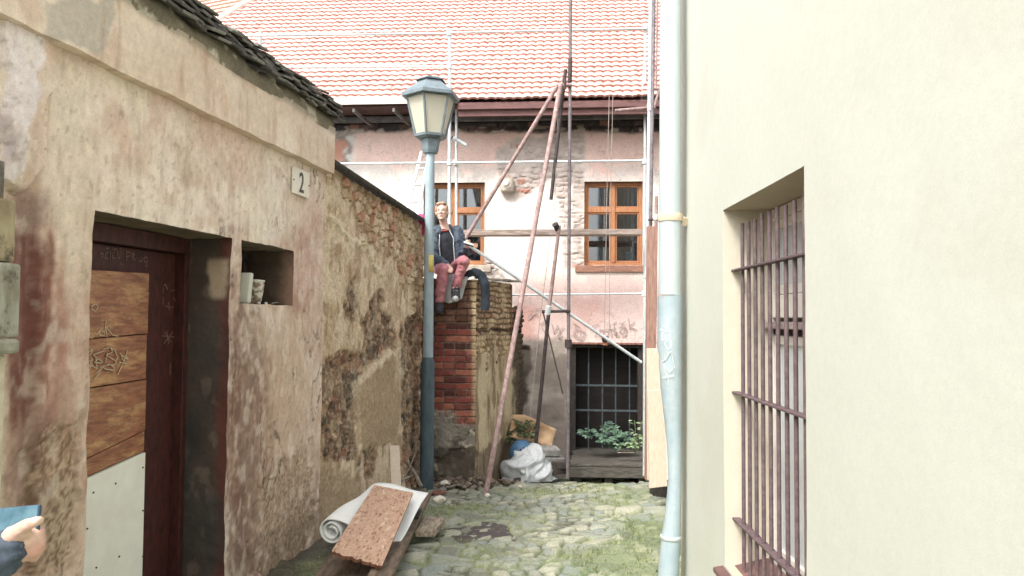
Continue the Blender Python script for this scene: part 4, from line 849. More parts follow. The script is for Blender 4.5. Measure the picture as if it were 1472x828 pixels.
# window behind the bars
cw = bpy.data.objects.new('window', None); COL.objects.link(cw); cw.parent = cream; cw.location = Vector(FR.w((UW0 + UW1) / 2, .25, ZW0) - wloc(cream))
m_wframe = pm('white_window_paint', S(226, 222, 212), S(214, 208, 198), 9, rough=.5)
nW = .225; ztr = FR.hit(1115, 466, nW)[1]
a = MB(); a.fbox(FR, UW0, UW1, nW, nW + .05, ZW1 - .06, ZW1 - .004); a.fbox(FR, UW0, UW1, nW, nW + .05, ZW0 + .004, ZW0 + .07); a.fbox(FR, UW1 - .055, UW1 - .002, nW, nW + .05, ZW0 + .07, ZW1 - .06); a.fbox(FR, UW0 + .002, UW0 + .055, nW, nW + .05, ZW0 + .07, ZW1 - .06)
a.fbox(FR, UW0 + .055, UW1 - .055, nW - .0, nW + .05, ztr + .03, ztr + .14); a.build('frame', m_wframe, cw, bevel=.005)
a = MB(); a.fbox(FR, UW0 + .003, UW1 - .003, nW - .035, nW - .002, ztr - .022, ztr + .012); a.build('transom_ledge', pm('purple_brown_ledge', S(178, 160, 156), S(150, 130, 128), 9, rough=.7), cw, bevel=.006)
a = MB(); a.fbox(FR, UW0 + .055, UW1 - .055, nW + .006, nW + .04, ztr - .05, ztr - .024); a.build('dark_gap', m_dark, cw)
mu = (UW0 + UW1) / 2
for (za, zb_) in ((ZW0 + .07, ztr - .052), (ztr + .142, ZW1 - .06)):
    for (ua, ub_) in ((UW0 + .057, mu - .002), (mu + .002, UW1 - .057)):
        s = .045; g = MB(); g.fbox(FR, ua, ub_, nW + .012, nW + .045, zb_ - s, zb_ - .002); g.fbox(FR, ua, ub_, nW + .012, nW + .045, za + .002, za + s); g.fbox(FR, ua, ua + s, nW + .012, nW + .045, za + s, zb_ - s); g.fbox(FR, ub_ - s, ub_, nW + .012, nW + .045, za + s, zb_ - s)
        g.build('sash', m_wframe, cw, bevel=.004)
        g = MB(); g.fbox(FR, ua + s, ub_ - s, nW + .028, nW + .032, za + s, zb_ - s); g.build('pane', pm('sky_tinted_pane', S(196, 204, 208), S(178, 188, 194), 2, rough=.12, spec=.7), cw)  # pale blue-grey base colour stands in for sky reflected in the glass
ct = np.linspace(UW0, UW1, 90); A, B = np.meshgrid(ct, np.array([ZW0 - .05, ZW1 + .05]), indexing='ij')
o = MB().grid(FR.w(A, .42 + .02 * np.sin(A * 70), B)).build('net_curtain', pm('net_curtain', S(206, 208, 206), S(180, 184, 184), 2, rough=.9), cw, smooth=True); o.modifiers.new('thick', 'SOLIDIFY').thickness = .003
# sill
q = [FR.at(1029, 828, -.05)]
a = MB(); z0 = ZW0 + .012
a.hexa([FR.w(UW0 - .05, -.045, z0 - .06), FR.w(UW1 + .05, -.045, z0 - .06), FR.w(UW1 + .05, .20, z0 - .04), FR.w(UW0 - .05, .20, z0 - .04)][:4], [FR.w(UW0 - .05, -.045, z0 - .035), FR.w(UW1 + .05, -.045, z0 - .035), FR.w(UW1 - .004, .22, z0 + .03), FR.w(UW0 + .004, .22, z0 + .03)])
a.build('sill', pm('brown_red_sill', S(128, 88, 82), S(104, 70, 66), 8, rough=.5, bump=((50, .2, .003),)), cream, bevel=.006)
# bars
gr = bpy.data.objects.new('window_grille', None); COL.objects.link(gr); gr.parent = cream; gr.location = Vector(FR.w((UW0 + UW1) / 2, .06, ZW0) - wloc(cream))
m_bar = pm('brown_painted_iron', S(112, 90, 92), S(90, 70, 74), 30, rough=.7, c3=tuple(S(146, 126, 126)), sc3=90, lo3=.62, hi3=.66, bump=((200, .4, .0015),))
nG = .062; u = FR.hit(1068, 500, nG)[0]; ztop = FR.hit(1068, 321, nG)[1]; zbot = FR.hit(1068, 817, nG)[1]
for k in range(10):
    uk = u - .1045 * k
    if uk < UW0 + .03: break
    dz = rnd.uniform(-.008, .008); MB().tube([FR.w(uk, nG, zbot + dz), FR.w(uk, nG, ztop + dz)], .0095, 10).build('bar', m_bar, gr, smooth=True)
for (x, y) in ((1056, 389), (1057, 563), (1054, 740)):
    ux, z = FR.hit(x, y, nG); a = MB(); a.fbox(FR, UW0 - .01, UW1 + .02, nG - .022, nG + .018, z - .006, z + .004); a.build('crossbar', m_bar, gr, bevel=.002)
# drainpipe: part of the house
YPI = 4.72
def pipe(name, rows, mat, label, k=1.0):
    pts = []; rad = []
    for (y, l, r) in rows:
        pts.append(PY((l + r) / 2, y, YPI)); rad.append((r - l) / 2 / FPX * YPI * k)
    o = MB().tube(pts, rad, 28, cap=True).build(name, mat, dp, smooth=True); o['label'] = label; return o
dp = bpy.data.objects.new('drainpipe', None); COL.objects.link(dp); dp.parent = cream; dp.location = Vector(PY(963, 700, YPI) * np.array([1, 1, 0]) - wloc(cream)); dp['label'] = 'thick zinc drainpipe, grey above and blue and dented below'
m_pipe1 = pm('pale_zinc', S(188, 200, 200), S(176, 190, 192), 4, stretch=(2, 2, .5), rough=.45, metal=.15, bump=((20, .06, .004),))
m_pipe2 = pm('blue_zinc', S(158, 180, 190), S(176, 192, 196), 5, stretch=(2, 2, .8), rough=.45, metal=.15, c3=tuple(S(136, 162, 178)), sc3=3, lo3=.50, hi3=.75, bump=((9, .3, .012),))
pipe('upper_pipe', [(y, 948 + (y - 200) * -.004, 979 - (y - 200) * .002) for y in (-1500, -60, 100, 200, 300, 424)], m_pipe1, 'pale grey upper drainpipe')
pipe('lower_pipe', [(425, 945.5, 980), (428, 946, 980), (470, 946, 980), (500, 945, 979.5), (512, 948, 979.5), (522, 947, 980), (540, 949, 979.5), (560, 950, 979.5), (600, 955, 979.5), (640, 959, 979.5), (690, 961, 979.5), (730, 957, 979), (755, 954, 978.5), (772, 951, 978), (800, 948.5, 976.5), (830, 946, 975), (880, 942, 972), (940, 940, 970)], m_pipe2, 'blue dented lower drainpipe')
def ring(y, l, r, h, mat, name):
    a = PY((l + r) / 2, y - h / 2, YPI); b = PY((l + r) / 2, y + h / 2, YPI); rr = (r - l) / 2 / FPX * YPI
    MB().tube([a, a * .7 + b * .3, a * .3 + b * .7, b], [rr, rr * 1.04, rr * 1.04, rr], 28).build(name, mat, dp, smooth=True)
ring(772, 949.5, 979, 5, m_steel, 'clamp'); ring(313, 946.5, 980.5, 11, pm('beige_tape', S(216, 196, 164), S(200, 178, 146), 9, rough=.8), 'tape')
q = PY(980, 318, YPI); MB().box(q + np.array([.015, 0, .0]), (.04, .03, .05), .2, (.4, .3)).build('tape_end', MATS['beige_tape'], dp)
def Zp(x, y): return 930 + x * .1207, 460 + y * .1207
wp = [[(195, 70), (215, 85)], [(170, 110), (185, 130)], [(270, 200), (268, 140), (230, 135), (182, 170), (186, 245), (225, 215), (285, 250), (280, 320), (250, 345), (215, 300), (215, 260), (245, 240)], [(250, 375), (235, 460)], [(285, 370), (325, 575)], [(285, 370), (185, 500), (225, 470)], [(200, 530), (260, 620), (295, 590), (300, 560)], [(205, 550), (262, 750)], [(190, 685), (310, 660)]]
fpipe = Frame((0, YPI - .0725, 0), (1, 0), (0, 1)); mb = MB()
for s in wp:
    pts = []
    for p in s:
        x, y = Zp(*p); ctr = PY(963, y, YPI); q = PY(x, y, YPI - .06); dx = q[0] - ctr[0]; rr = 17 / FPX * YPI + .0015; dx = np.clip(dx, -rr * .97, rr * .97); pts.append(np.array([ctr[0] + dx, YPI - math.sqrt(rr * rr - dx * dx), q[2]]))
    dens = []
    for a_, b_ in zip(pts[:-1], pts[1:]):
        for t_ in np.linspace(0, 1, 6)[:-1]:
            q = a_ * (1 - t_) + b_ * t_; ctr = PY(963, 500, YPI)[0]; dx = q[0] - ctr; rr = 17 / FPX * YPI + .0015; dens.append(np.array([q[0], YPI - math.sqrt(max(0, rr * rr - dx * dx)), q[2]]))
    dens.append(pts[-1]); mb.tube(dens, .0016, 5)
mb.build('chalk_tag', pm('pale_chalk', S(226, 230, 222), S(214, 218, 210), 20, rough=.9), dp)

# ------------------------------------------------------------------ street lamp
def street_lamp():
    YL = 8.78
    foot = G(613, 700); foot = np.array([PY(613, 700, YL)[0], YL, float(zg(YL))])
    t = thing('street_lamp', 'blue grey street lamp with six sided milky glass lantern', 'street lamp', foot)
    m_lp = pm('blue_grey_paint', S(150, 170, 176), S(132, 152, 160), 5, stretch=(2, 2, .7), rough=.5, c3=tuple(S(60, 66, 70)), sc3=16, lo3=.70, hi3=.72, bump=((60, .15, .002),))
    m_lf = pm('grey_lantern_paint', S(122, 138, 144), S(98, 114, 122), 7, rough=.5, c3=tuple(S(150, 158, 158)), sc3=20, lo3=.6, hi3=.7, bump=((60, .15, .002),))
    m_lb = pm('dark_teal_paint', S(74, 96, 104), S(56, 76, 84), 6, stretch=(2, 2, .7), rough=.5, bump=((60, .15, .002),))
    k = YL / FPX; xw = foot[0] + .0
    zj = PY(614, 516, YL)[2]; zt = PY(617, 221, YL)[2]
    c = lambda z: np.array([xw, YL, z])
    MB().lathe(c(0), [(.080, foot[2] - .05), (.079, zj - .05), (.066, zj), (.060, zj + .02)], 28).build('pole_base', m_lb, t, smooth=True)
    MB().lathe(c(0), [(.060, zj + .02), (.052, zt), (.05, zt + .02)], 28).build('pole', m_lp, t, smooth=True)
    H = lambda y: PY(617, y, YL)[2]
    rot = R_(20)
    MB().lathe(c(0), [(.085, H(221)), (.098, H(216)), (.118, H(201)), (.118, H(198))], 6, rot).build('collar', m_lf, t, bevel=.004)
    rb, rt = .175, .285; zb, zt2 = H(197), H(141)
    fr = MB(); fr.lathe(c(0), [(.150, zb - .03), (rb + .012, zb - .008), (rb + .018, zb + .02), (rb - .02, zb + .022)], 6, rot)
    def hexp(r, q, z): a = 2 * math.pi * q / 6 + rot; return np.array([xw + r * math.cos(a), YL + r * math.sin(a), z])
    for q in range(6): fr.tube([hexp(rb, q, zb), hexp(rt, q, zt2)], .013, 6)
    for q in range(6): fr.tube([hexp(rt, q, zt2 - .01), hexp(rt, q + 1, zt2 - .01)], .014, 6)
    fr.build('lantern_frame', m_lf, t)
    m_milk, n_, b_ = _nodes('milky_glass_pane'); b_.inputs['Base Color'].default_value = (.86, .83, .72, 1); b_.inputs['Roughness'].default_value = .3
    tl_ = n_.nodes.new('ShaderNodeBsdfTranslucent'); tl_.inputs[0].default_value = (.95, .93, .84, 1); mx_ = n_.nodes.new('ShaderNodeMixShader'); mx_.inputs[0].default_value = .55
    n_.links.new(b_.outputs[0], mx_.inputs[1]); n_.links.new(tl_.outputs[0], mx_.inputs[2]); n_.links.new(mx_.outputs[0], n_.nodes['Material Output'].inputs[0])
    for q in range(6):
        a0, a1, b0, b1 = hexp(rb - .006, q, zb + .02), hexp(rb - .006, q + 1, zb + .02), hexp(rt - .006, q, zt2 - .01), hexp(rt - .006, q + 1, zt2 - .01)
        MB().slab([a0, a1, b1, b0], .006).build('lantern_pane', m_milk, t)
    MB().lathe(c(0), [(.29, zt2 - .012), (.345, zt2 - .012), (.345, zt2 + .03), (.165, H(122) + .01), (.165, H(119))], 6, rot).build('lantern_roof', m_lf, t, bevel=.006)
    MB().lathe(c(0), [(.12, H(120)), (.155, H(119)), (.185, H(119) + .012), (.12, H(113)), (.02, H(113))], 6, rot).build('lantern_cap', m_lb, t, bevel=.004)
    z0, z1 = PY(618, 391, YL)[2], PY(618, 367, YL)[2]; seg = []
    mb = MB(); rr = .0625
    an = np.linspace(R_(-88), R_(-30), 8); A, B = np.meshgrid(an, np.array([z0, z1]), indexing='ij')
    mb.grid(np.stack([xw + rr * np.cos(A), YL + rr * np.sin(A), B], -1)); o = mb.build('sticker', pm('yellow_sticker', S(224, 200, 80), S(206, 180, 60), 30, rough=.5), t, smooth=True); o.modifiers.new('thick', 'SOLIDIFY').thickness = .0015
street_lamp()

# house number plate
def sign():
    n = -.022; a, z0 = FL.hit(421, 262, n); u0_, _ = FL.hit(421, 262, n); u1, _ = FL.hit(445, 262, n); _, zt = FL.hit(432, 243, n); _, zb = FL.hit(432, 281, n)
    t = thing('house_number_sign', 'small white enamel plate with black number 2 on the tan plaster', 'sign', FL.w((u0_ + u1) / 2, n, zb))
    MB().fbox(FL, u0_, u1, n, n + .012, zb, zt).build('plate', pm('cream_enamel', S(232, 224, 204), S(224, 214, 190), 10, rough=.35), t, bevel=.003)
    for u in (u0_ + .012, u1 - .012): p = FL.w(u, n - .001, (zb + zt) / 2); MB().tube([p, p - FL.n * .004], .006, 8).build('screw', m_rustdark, t)
    cu = bpy.data.curves.new('digit', 'FONT'); cu.body = '2'; cu.size = .20; cu.extrude = .001; cu.align_x = 'CENTER'; cu.align_y = 'CENTER'; cu.offset = .002
    o = bpy.data.objects.new('tmp', cu); COL.objects.link(o); me = bpy.data.meshes.new_from_object(o.evaluated_get(bpy.context.evaluated_depsgraph_get())); bpy.data.objects.remove(o)
    co = np.empty(len(me.vertices) * 3); me.vertices.foreach_get('co', co); co = co.reshape(-1, 3); co -= (co.max(0) + co.min(0)) / 2
    W = FL.w((u0_ + u1) / 2 + co[:, 0] * .85, n - .003 - co[:, 2] * .5, (zb + zt) / 2 + co[:, 1] * 1.05); me.vertices.foreach_set('co', W.ravel())
    link('digit', me, pm('black_enamel', S(52, 48, 46), S(60, 56, 52), 10, rough=.4), t)
sign()

# ------------------------------------------------------------------ scaffold
scf = thing('steel_scaffold', 'galvanised tube scaffold with guard rails standing before the pink facade', 'scaffold', PY(926, 684, 9.95))
def T(name, px0, py0, Y0, px1, py1, Y1, rad, mat, parent, ground=False):
    a = PY(px0, py0, Y0); b = PY(px1, py1, Y1)
    if ground: b = b + (b - a) * ((b[2] - float(zg(Y1))) / (a[2] - b[2]))
    return MB().tube([a, b], rad, 14).build(name, mat, parent, smooth=True)
r_ = .024
T('standard', 936, -60, 9.95, 926.5, 684, 9.95, r_, m_steel, scf)
T('standard', 927.5, 45, 10.75, 926, 655, 10.75, .02, m_steel, scf)
T('standard', 646.5, 44, 10.72, 645, 668, 10.72, r_, m_steel, scf)
T('standard', 656, 138, 11.0, 656, 662, 11.0, .02, m_steel, scf)
T('standard', 374, 46, 11.0, 374, 150, 11.0, r_, m_steel, scf)
T('guard_rail', 200, 53, 11.0, 646, 48, 10.72, .017, m_steel, scf); T('guard_rail', 646, 47, 10.72, 930, 41, 10.3, .017, m_steel, scf)
T('guard_rail', 380, 97, 11.0, 646, 95.5, 10.72, .014, m_steel, scf)
T('ledger', 470, 235.5, 10.85, 646, 234, 10.72, .017, m_steel, scf); T('ledger', 646, 234, 10.72, 926, 231, 10.4, .017, m_steel, scf)
T('ledger', 733, 424, 10.65, 926, 422, 10.45, .013, m_steel, scf)
T('brace', 664, 346, 10.0, 922, 521, 10.35, .021, m_steel, scf)
T('guard_frame', 922, 148, 10.6, 929, 52, 10.6, .012, m_steel, scf); T('transom', 884, 159, 9.95, 931, 155, 9.95, .02, m_rust, scf)
for (x, y, Y, s) in ((646, 48, 10.72, .045), (646, 96, 10.72, .04), (646, 234, 10.72, .045), (928, 42, 10.35, .045), (927, 232, 10.4, .045), (926, 422, 10.45, .045), (934, 155, 9.95, .05), (930, 396, 9.95, .04), (655, 234, 10.98, .04)):
    p = PY(x, y, Y); MB().lathe(p + np.array([0, 0, -s]), [(r_ + .004, 0), (r_ + .014, .008), (r_ + .014, 2 * s - .008), (r_ + .004, 2 * s)], 12).build('coupler', m_steel, scf, smooth=True)
# second rusty-brown bay beside the drainpipe
T('standard', 945, 0, 10.4, 943, 130, 10.4, .014, m_rust, scf); T('bracket', 934, 128, 9.95, 950, 128, 10.0, .02, m_rust, scf); T('bracket', 950, 120, 10.0, 940, 156, 9.95, .018, m_rust, scf)
MB().box(PY(941, 160, 9.93), (.05, .05, .09)).build('coupler', m_rustdark, scf, bevel=.008)
rf_ = thing('rusty_tube_frame', 'rusty brown tube tripod and posts propping up before the cellar door', 'scaffold', G(815, 690))
m_rustpost = pm('grey_rust_post', S(136, 126, 130), S(104, 94, 98), 14, rough=.6, metal=.2, c3=tuple(S(128, 88, 76)), sc3=18, lo3=.56, hi3=.66)
T('post', 820.5, -60, 9.85, 816, 688, 9.85, .022, m_rustpost, rf_)
T('post', 943, -60, 9.9, 933, 560, 9.9, .0, m_rustpost, rf_) if False else None
p0 = PY(806, 121, 9.8); ft = G(698, 711)
MB().tube([p0, p0 * .5 + ft * .5, ft], .030, 16).build('leg', m_rust, rf_, smooth=True)
T('leg', 801, 124, 9.78, 664, 352, 9.9, .026, m_rust, rf_)
T('leg', 813, 100, 9.9, 792, 287, 9.95, .024, m_rustdark, rf_)
a = PY(804, 324, 9.75); b = G(765, 692); mid = PY(789, 447, 9.75 + (b[1] - 9.75) * .33)
MB().tube([a, mid], .024, 14).build('leg', m_rust, rf_, smooth=True); MB().tube([mid, b], .025, 14).build('leg', m_rustdark, rf_, smooth=True)
T('crosspiece', 779, 448, 9.8, 820, 447, 9.82, .020, m_rustdark, rf_)
T('crosspiece', 800, 123, 9.8, 822, 122, 9.82, .024, m_rust, rf_); T('pin', 812, 113, 9.8, 812, 128, 9.8, .02, m_rustdark, rf_)
T('sleeve', 820, 84, 9.84, 819, 118, 9.84, .028, m_rustdark, rf_)
T('brace', 781, 450, 9.85, 809, 566, 9.95, .009, m_rustdark, rf_)
MB().tube([PY(789, 440, 9.72), PY(787, 452, 9.74)], .038, 12).build('clamp', m_steel, rf_, smooth=True)
MB().tube([PY(817, 488, 9.85), PY(817, 500, 9.85)], .045, 12).build('clamp', m_rustdark, rf_, smooth=True)
MB().tube([PY(798, 322, 9.72), PY(802, 330, 9.78)], .04, 10).build('clamp', m_rustdark, rf_, smooth=True)
p2 = thing('rusty_post', 'dark rusty post standing upright beside the planks and the drainpipe', 'post', PY(932, 690, 9.7))
T('tube', 941, -60, 9.7, 930, 684, 9.7, .022, m_rustpost, p2); MB().tube([PY(932, 488, 9.7), PY(932, 502, 9.7)], .04, 12).build('clamp', m_rustdark, p2, smooth=True)
T('short_tube', 943.5, 282, 9.6, 941, 470, 9.6, .022, m_rust, p2); MB().tube([PY(943, 308, 9.6), PY(943, 316, 9.6)], .034, 12).build('clamp', m_steel, p2, smooth=True); T('link', 932, 316, 9.65, 945, 315, 9.62, .015, m_rustdark, p2)
# board across at window height
a, b = PY(655, 334, 10.55), PY(923, 333, 10.35)
sb = MB(); d = np.array([0, .12, 0]); h = np.array([0, 0, .038]); sb.hexa([a - h, b - h, b - h + d * 2, a - h + d * 2], [a + h, b + h, b + h + d * 2, a + h + d * 2]); o = sb.build('scaffold_board', pm('grey_plank', S(168, 150, 136), S(128, 110, 100), 6, stretch=(1, 6, 8), rough=.85, bump=((60, .4, .004),)), loc=(a + b) / 2, bevel=.004)
tag(o, 'long grey wooden board lying level across the scaffold at window height', 'board')
# ropes
m_rope = pm('thin_rope', S(170, 156, 146), S(140, 126, 118), 30, rough=.9)
for lab, pts, Y in (('thin rope hanging straight down to the round black lamp, left one of the pair', [(876, 130), (872, 300), (869, 480)], 9.9), ('thin rope hanging to the cellar door lintel, right one of the pair', [(881, 138), (877, 320), (876, 482)], 9.95), ('slack thin rope hanging beside the rusty leg towards the cardboard', [(804, 110), (797, 300), (776, 460), (762, 600)], 9.92), ('thin line running down the tiled roof above the rusty tripod', [(811, -40), (810, 60), (808, 118)], 9.7)):
    o = MB().tube([PY(x, y, Y) for x, y in pts], .0042, 6).build('rope', m_rope, loc=PY(*pts[-1], Y), smooth=True); tag(o, lab, 'rope', 'thin ropes hanging from the scaffold')
# floodlight on the lintel
c = FF.at(870, 487, -.12); fl = thing('round_lamp', 'small round black lamp on orange bracket above the cellar door', 'lamp', c)
MB().lathe(c + np.array([0, 0, -.05]), [(.02, 0), (.045, .012), (.05, .04), (.045, .075), (.02, .092)], 16).build('head', pm('black_plastic', S(44, 42, 42), S(56, 52, 52), 9, rough=.5), fl, smooth=True)
MB().box(c + np.array([0, .05, -.07]), (.06, .12, .05)).build('bracket', pm('orange_bracket', S(206, 132, 96), S(180, 110, 80), 9, rough=.7), fl, bevel=.004)
# security camera
c = PY(661, 205, 10.9); sc = thing('security_camera', 'small grey tube camera clamped to the scaffold standard near the lamp', 'camera', c)
MB().tube([c + np.array([-.10, -.04, .06]), c + np.array([.09, 0, -.04])], .03, 14).build('body', m_steel, sc, smooth=True); MB().tube([c + np.array([-.115, -.042, .068]), c + np.array([-.098, -.04, .059])], .024, 14).build('lens', m_dark, sc, smooth=True)
MB().tube([c + np.array([-.03, .03, -.0]), c + np.array([-.05, .06, -.05])], .014, 8).build('bracket', m_steel, sc, smooth=True)
MB().tube([c + np.array([.08, .0, -.05]), c + np.array([.06, .01, -.10]), c + np.array([.0, .02, -.11])], .004, 6).build('cable', m_steel, sc, smooth=True)
# porcelain insulator on the exposed masonry
c = FF.at(729, 266, -.10); ins = thing('insulator', 'white porcelain insulator on the bare masonry between the windows', 'insulator', c)
ax = np.array([-.28, -.8, .35]); ax /= np.linalg.norm(ax); m_por = pm('porcelain', S(226, 214, 200), S(206, 192, 178), 9, rough=.3)
MB().tube([c + ax * s for s in (-.1, -.06, -.05, -.02, -.015, .02, .025, .06, .075)], [.07, .07, .05, .05, .065, .065, .045, .045, .03], 18).build('body', m_por, ins, smooth=True)
MB().lathe(c + FF.n * .07 + np.array([0, 0, -.10]), [(.02, 0), (.10, .02), (.12, .10), (.08, .2), (.02, .22)], 16).build('mortar_plug', pm('mortar', S(200, 186, 170), S(170, 156, 142), 20, rough=.95, bump=((40, .5, .008),)), ins, smooth=True)
# ladder behind the rubble wall
ld = thing('ladder', 'aluminium ladder leaning on the facade behind the rubble wall', 'ladder', PY(585, 420, 10.5))
m_alu = pm('aluminium', S(214, 214, 210), S(196, 198, 196), 9, rough=.4, metal=.3)
tl, tr, bl, br = PY(606, 218, 11.15), PY(617, 219, 11.15), PY(579, 330, 10.75), PY(597, 330, 10.75)
ext = .9
for (a, b) in ((tl, bl), (tr, br)): MB().tube([a, b + (b - a) * ext], .024, 8, flat=(1, .6)).build('rail', m_alu, ld)
for k in range(1, 9):
    f = k / 4.6; MB().tube([tl + (bl - tl) * f, tr + (br - tr) * f], .013, 8).build('rung', m_alu, ld)

# ------------------------------------------------------------------ wooden step, timber and boards
def deck():
    F0 = PY(824, 689, 10.05); t = thing('wooden_step', 'dark weathered wooden step of planks before the cellar door', 'step', F0)
    zt = PY(815, 667, F0[1])[2]; y0 = F0[1]
    P0 = PY(816, 667, y0); P1 = PY(936, 669, y0 - .08); B0 = FF.at(826, 642, .40); B1 = FF.at(923, 643, .40)
    zt = min(P0[2], .5 * (P0[2] + B0[2])); k = 6; m_dk = pm('mossy_dark_planks', S(98, 92, 82), S(66, 62, 56), 9, stretch=(1, 5, 5), rough=.85, bump=((50, .5, .006),), c3=tuple(S(146, 142, 112)), sc3=26, lo3=.66, hi3=.72)
    for i in range(k):
        f0, f1 = i / k, (i + 1) / k - .012; q = [P0 * (1 - f0) + B0 * f0, P1 * (1 - f0) + B1 * f0, P1 * (1 - f1) + B1 * f1, P0 * (1 - f1) + B0 * f1]
        dz = rnd.uniform(-.006, .006); j = np.array([rnd.uniform(-.02, .02), 0, 0]); q = [p + np.array([0, 0, dz]) + j for p in q]
        MB().slab(q, .03).build('plank', m_dk, t, bevel=.005)
    a = P0 + np.array([-.02, -.0, -.035]); b = P1 + np.array([.0, -.0, -.035]); h = np.array([0, 0, -.135]); d = np.array([0, .05, 0])
    MB().hexa([a + h, b + h, b + h + d, a + h + d], [a, b, b + d, a + d]).build('front_board', m_dk, t, bevel=.006)
    for s in (.12, .5, .9):
        p = P0 * (1 - s) + P1 * s; MB().box(np.array([p[0], p[1] + .5, p[2] - .2]), (.1, .9, .3)).build('bearer', m_dkwood, t)
deck()
def board(name, label, cat, pts, Y, th, mat, group=None, lean=0.0):
    q = [PY(x, y, Y + lean * (i in (0, 1))) for i, (x, y) in enumerate(pts)]       # TL TR BR BL
    d = np.array([0, th, 0]); o = MB().hexa([q[3], q[2], q[2] + d, q[3] + d], [q[0], q[1], q[1] + d, q[0] + d]).build(name, mat, loc=q[3], bevel=.003)
    return tag(o, label, cat, group)
board('wooden_post', 'tall reddish weathered wooden post standing behind the pale planks', 'post', [(931, 325), (945, 325), (941, 690), (928, 690)], 8.75, .09, pm('reddish_wood', S(176, 132, 112), S(140, 98, 82), 6, stretch=(9, 9, .9), rough=.8, bump=((60, .4, .004),)))
board('plank', 'pale plank with a dark knot, the farther and taller of two by the drainpipe', 'plank', [(930, 501), (951, 501), (953, 690), (931, 690)], 8.1, .04, m_palewood, 'pale planks by the drainpipe')
board('plank', 'wide pale plank standing on a dark block, in front of the knotted plank', 'plank', [(931, 562), (955, 560), (959, 699), (934, 702)], 7.75, .045, m_palewood, 'pale planks by the drainpipe')
a = G(936, 713); o = MB().box(a + np.array([.09, .06, .045]), (.17, .12, .12), .05).build('dark_block', m_dkwood, loc=a, bevel=.004); tag(o, 'short dark timber block under the wide pale plank', 'block')
kn = [(942, 530)]
# pile of boards, foam sheet and planks at lower left
def slab_thing(name, label, cat, pz, th, mat, bev=.003, group=None):
    q = [PZ(x, y, z) for x, y, z in pz]; o = MB().slab(q, th).build(name, mat, loc=sum(q) / 4 - np.array([0, 0, th]), bevel=bev); return tag(o, label, cat, group)
m_oldplank = pm('old_brown_plank', S(134, 112, 88), S(92, 76, 60), 6, stretch=(5, 1.2, 5), rough=.85, bump=((60, .4, .004),))
slab_thing('old_plank', 'long dark brown plank running under the chipboard beside the foam sheet', 'plank', [(590, 722, .10), (619, 716, .08), (560, 842, .10), (524, 842, .12)], .05, m_oldplank, .004)
slab_thing('broad_board', 'broad worn brown board lying lowest under the front of the chipboard', 'board', [(490, 778, .13), (560, 780, .11), (545, 850, .05), (440, 850, .07)], .03, m_oldplank, .004)
slab_thing('wood_offcut', 'short weathered timber offcut lying on the cobbles beside the dark patch', 'offcut', [(611, 751, .05), (640, 752, .05), (625, 772, .05), (597, 772, .05)], .05, pm('speckled_wood', S(176, 158, 132), S(120, 104, 86), 9, stretch=(5, 1.5, 5), rough=.85, c3=tuple(S(84, 72, 60)), sc3=18, lo3=.58, hi3=.66), .004)
slab_thing('small_wood_block', 'small dark wood block lying on the long brown plank', 'block', [(597, 739, .13), (606, 736, .13), (601, 748, .13), (592, 749, .13)], .03, m_dkwood)
def foam():
    N = PZ(476, 765, .24); E = PZ(568, 789, .135); Fa = PZ(545, 703, .37); Fe = PZ(616, 707, .33)
    pr = []
    d0 = E - N; L = np.linalg.norm(d0)
    # rolled end: spiral around N, then flat to E
    th = np.linspace(0, 1, 90); prof = []
    R0 = .088; turns = 2.1
    for s in th:
        a = -math.pi / 2 + 0; q = math.pi / 2 + (1 - s) * turns * 2 * math.pi; rr = R0 * (.35 + .65 * s); prof.append((rr * math.cos(q), rr * math.sin(q) - 0))
    for s in np.linspace(0, 1, 30)[1:]: prof.append((s * L, R0 - (R0 + .0) * sst(0, .75, np.array(s)) + .012 * math.sin(s * 5)))
    prof = np.array(prof)
    K = 24; P = np.zeros((len(prof), K, 3))
    for j in range(K):
        f = j / (K - 1); o = N * (1 - f) + Fa * f; e = E * (1 - f) + Fe * f; d = (e - o) / L
        sc = 1 - .55 * f
        up = np.array([0, 0, 1.0])
        for i, (x, h) in enumerate(prof):
            P[i, j] = o + d * x + up * (h * sc) + up * .012 * math.sin(f * 7 + x * 6)
    o = MB().grid(P).build('foam_sheet', pm('white_foam', S(244, 245, 238), S(234, 236, 230), 8, rough=.85, bump=((60, .25, .003),)), loc=(N + E) / 2 - np.array([0, 0, .2]), smooth=True)
    md = o.modifiers.new('thick', 'SOLIDIFY'); md.thickness = .008; md.offset = 0
    tag(o, 'white foam sheet rolled up at one end under the chipboard', 'foam sheet')
foam()
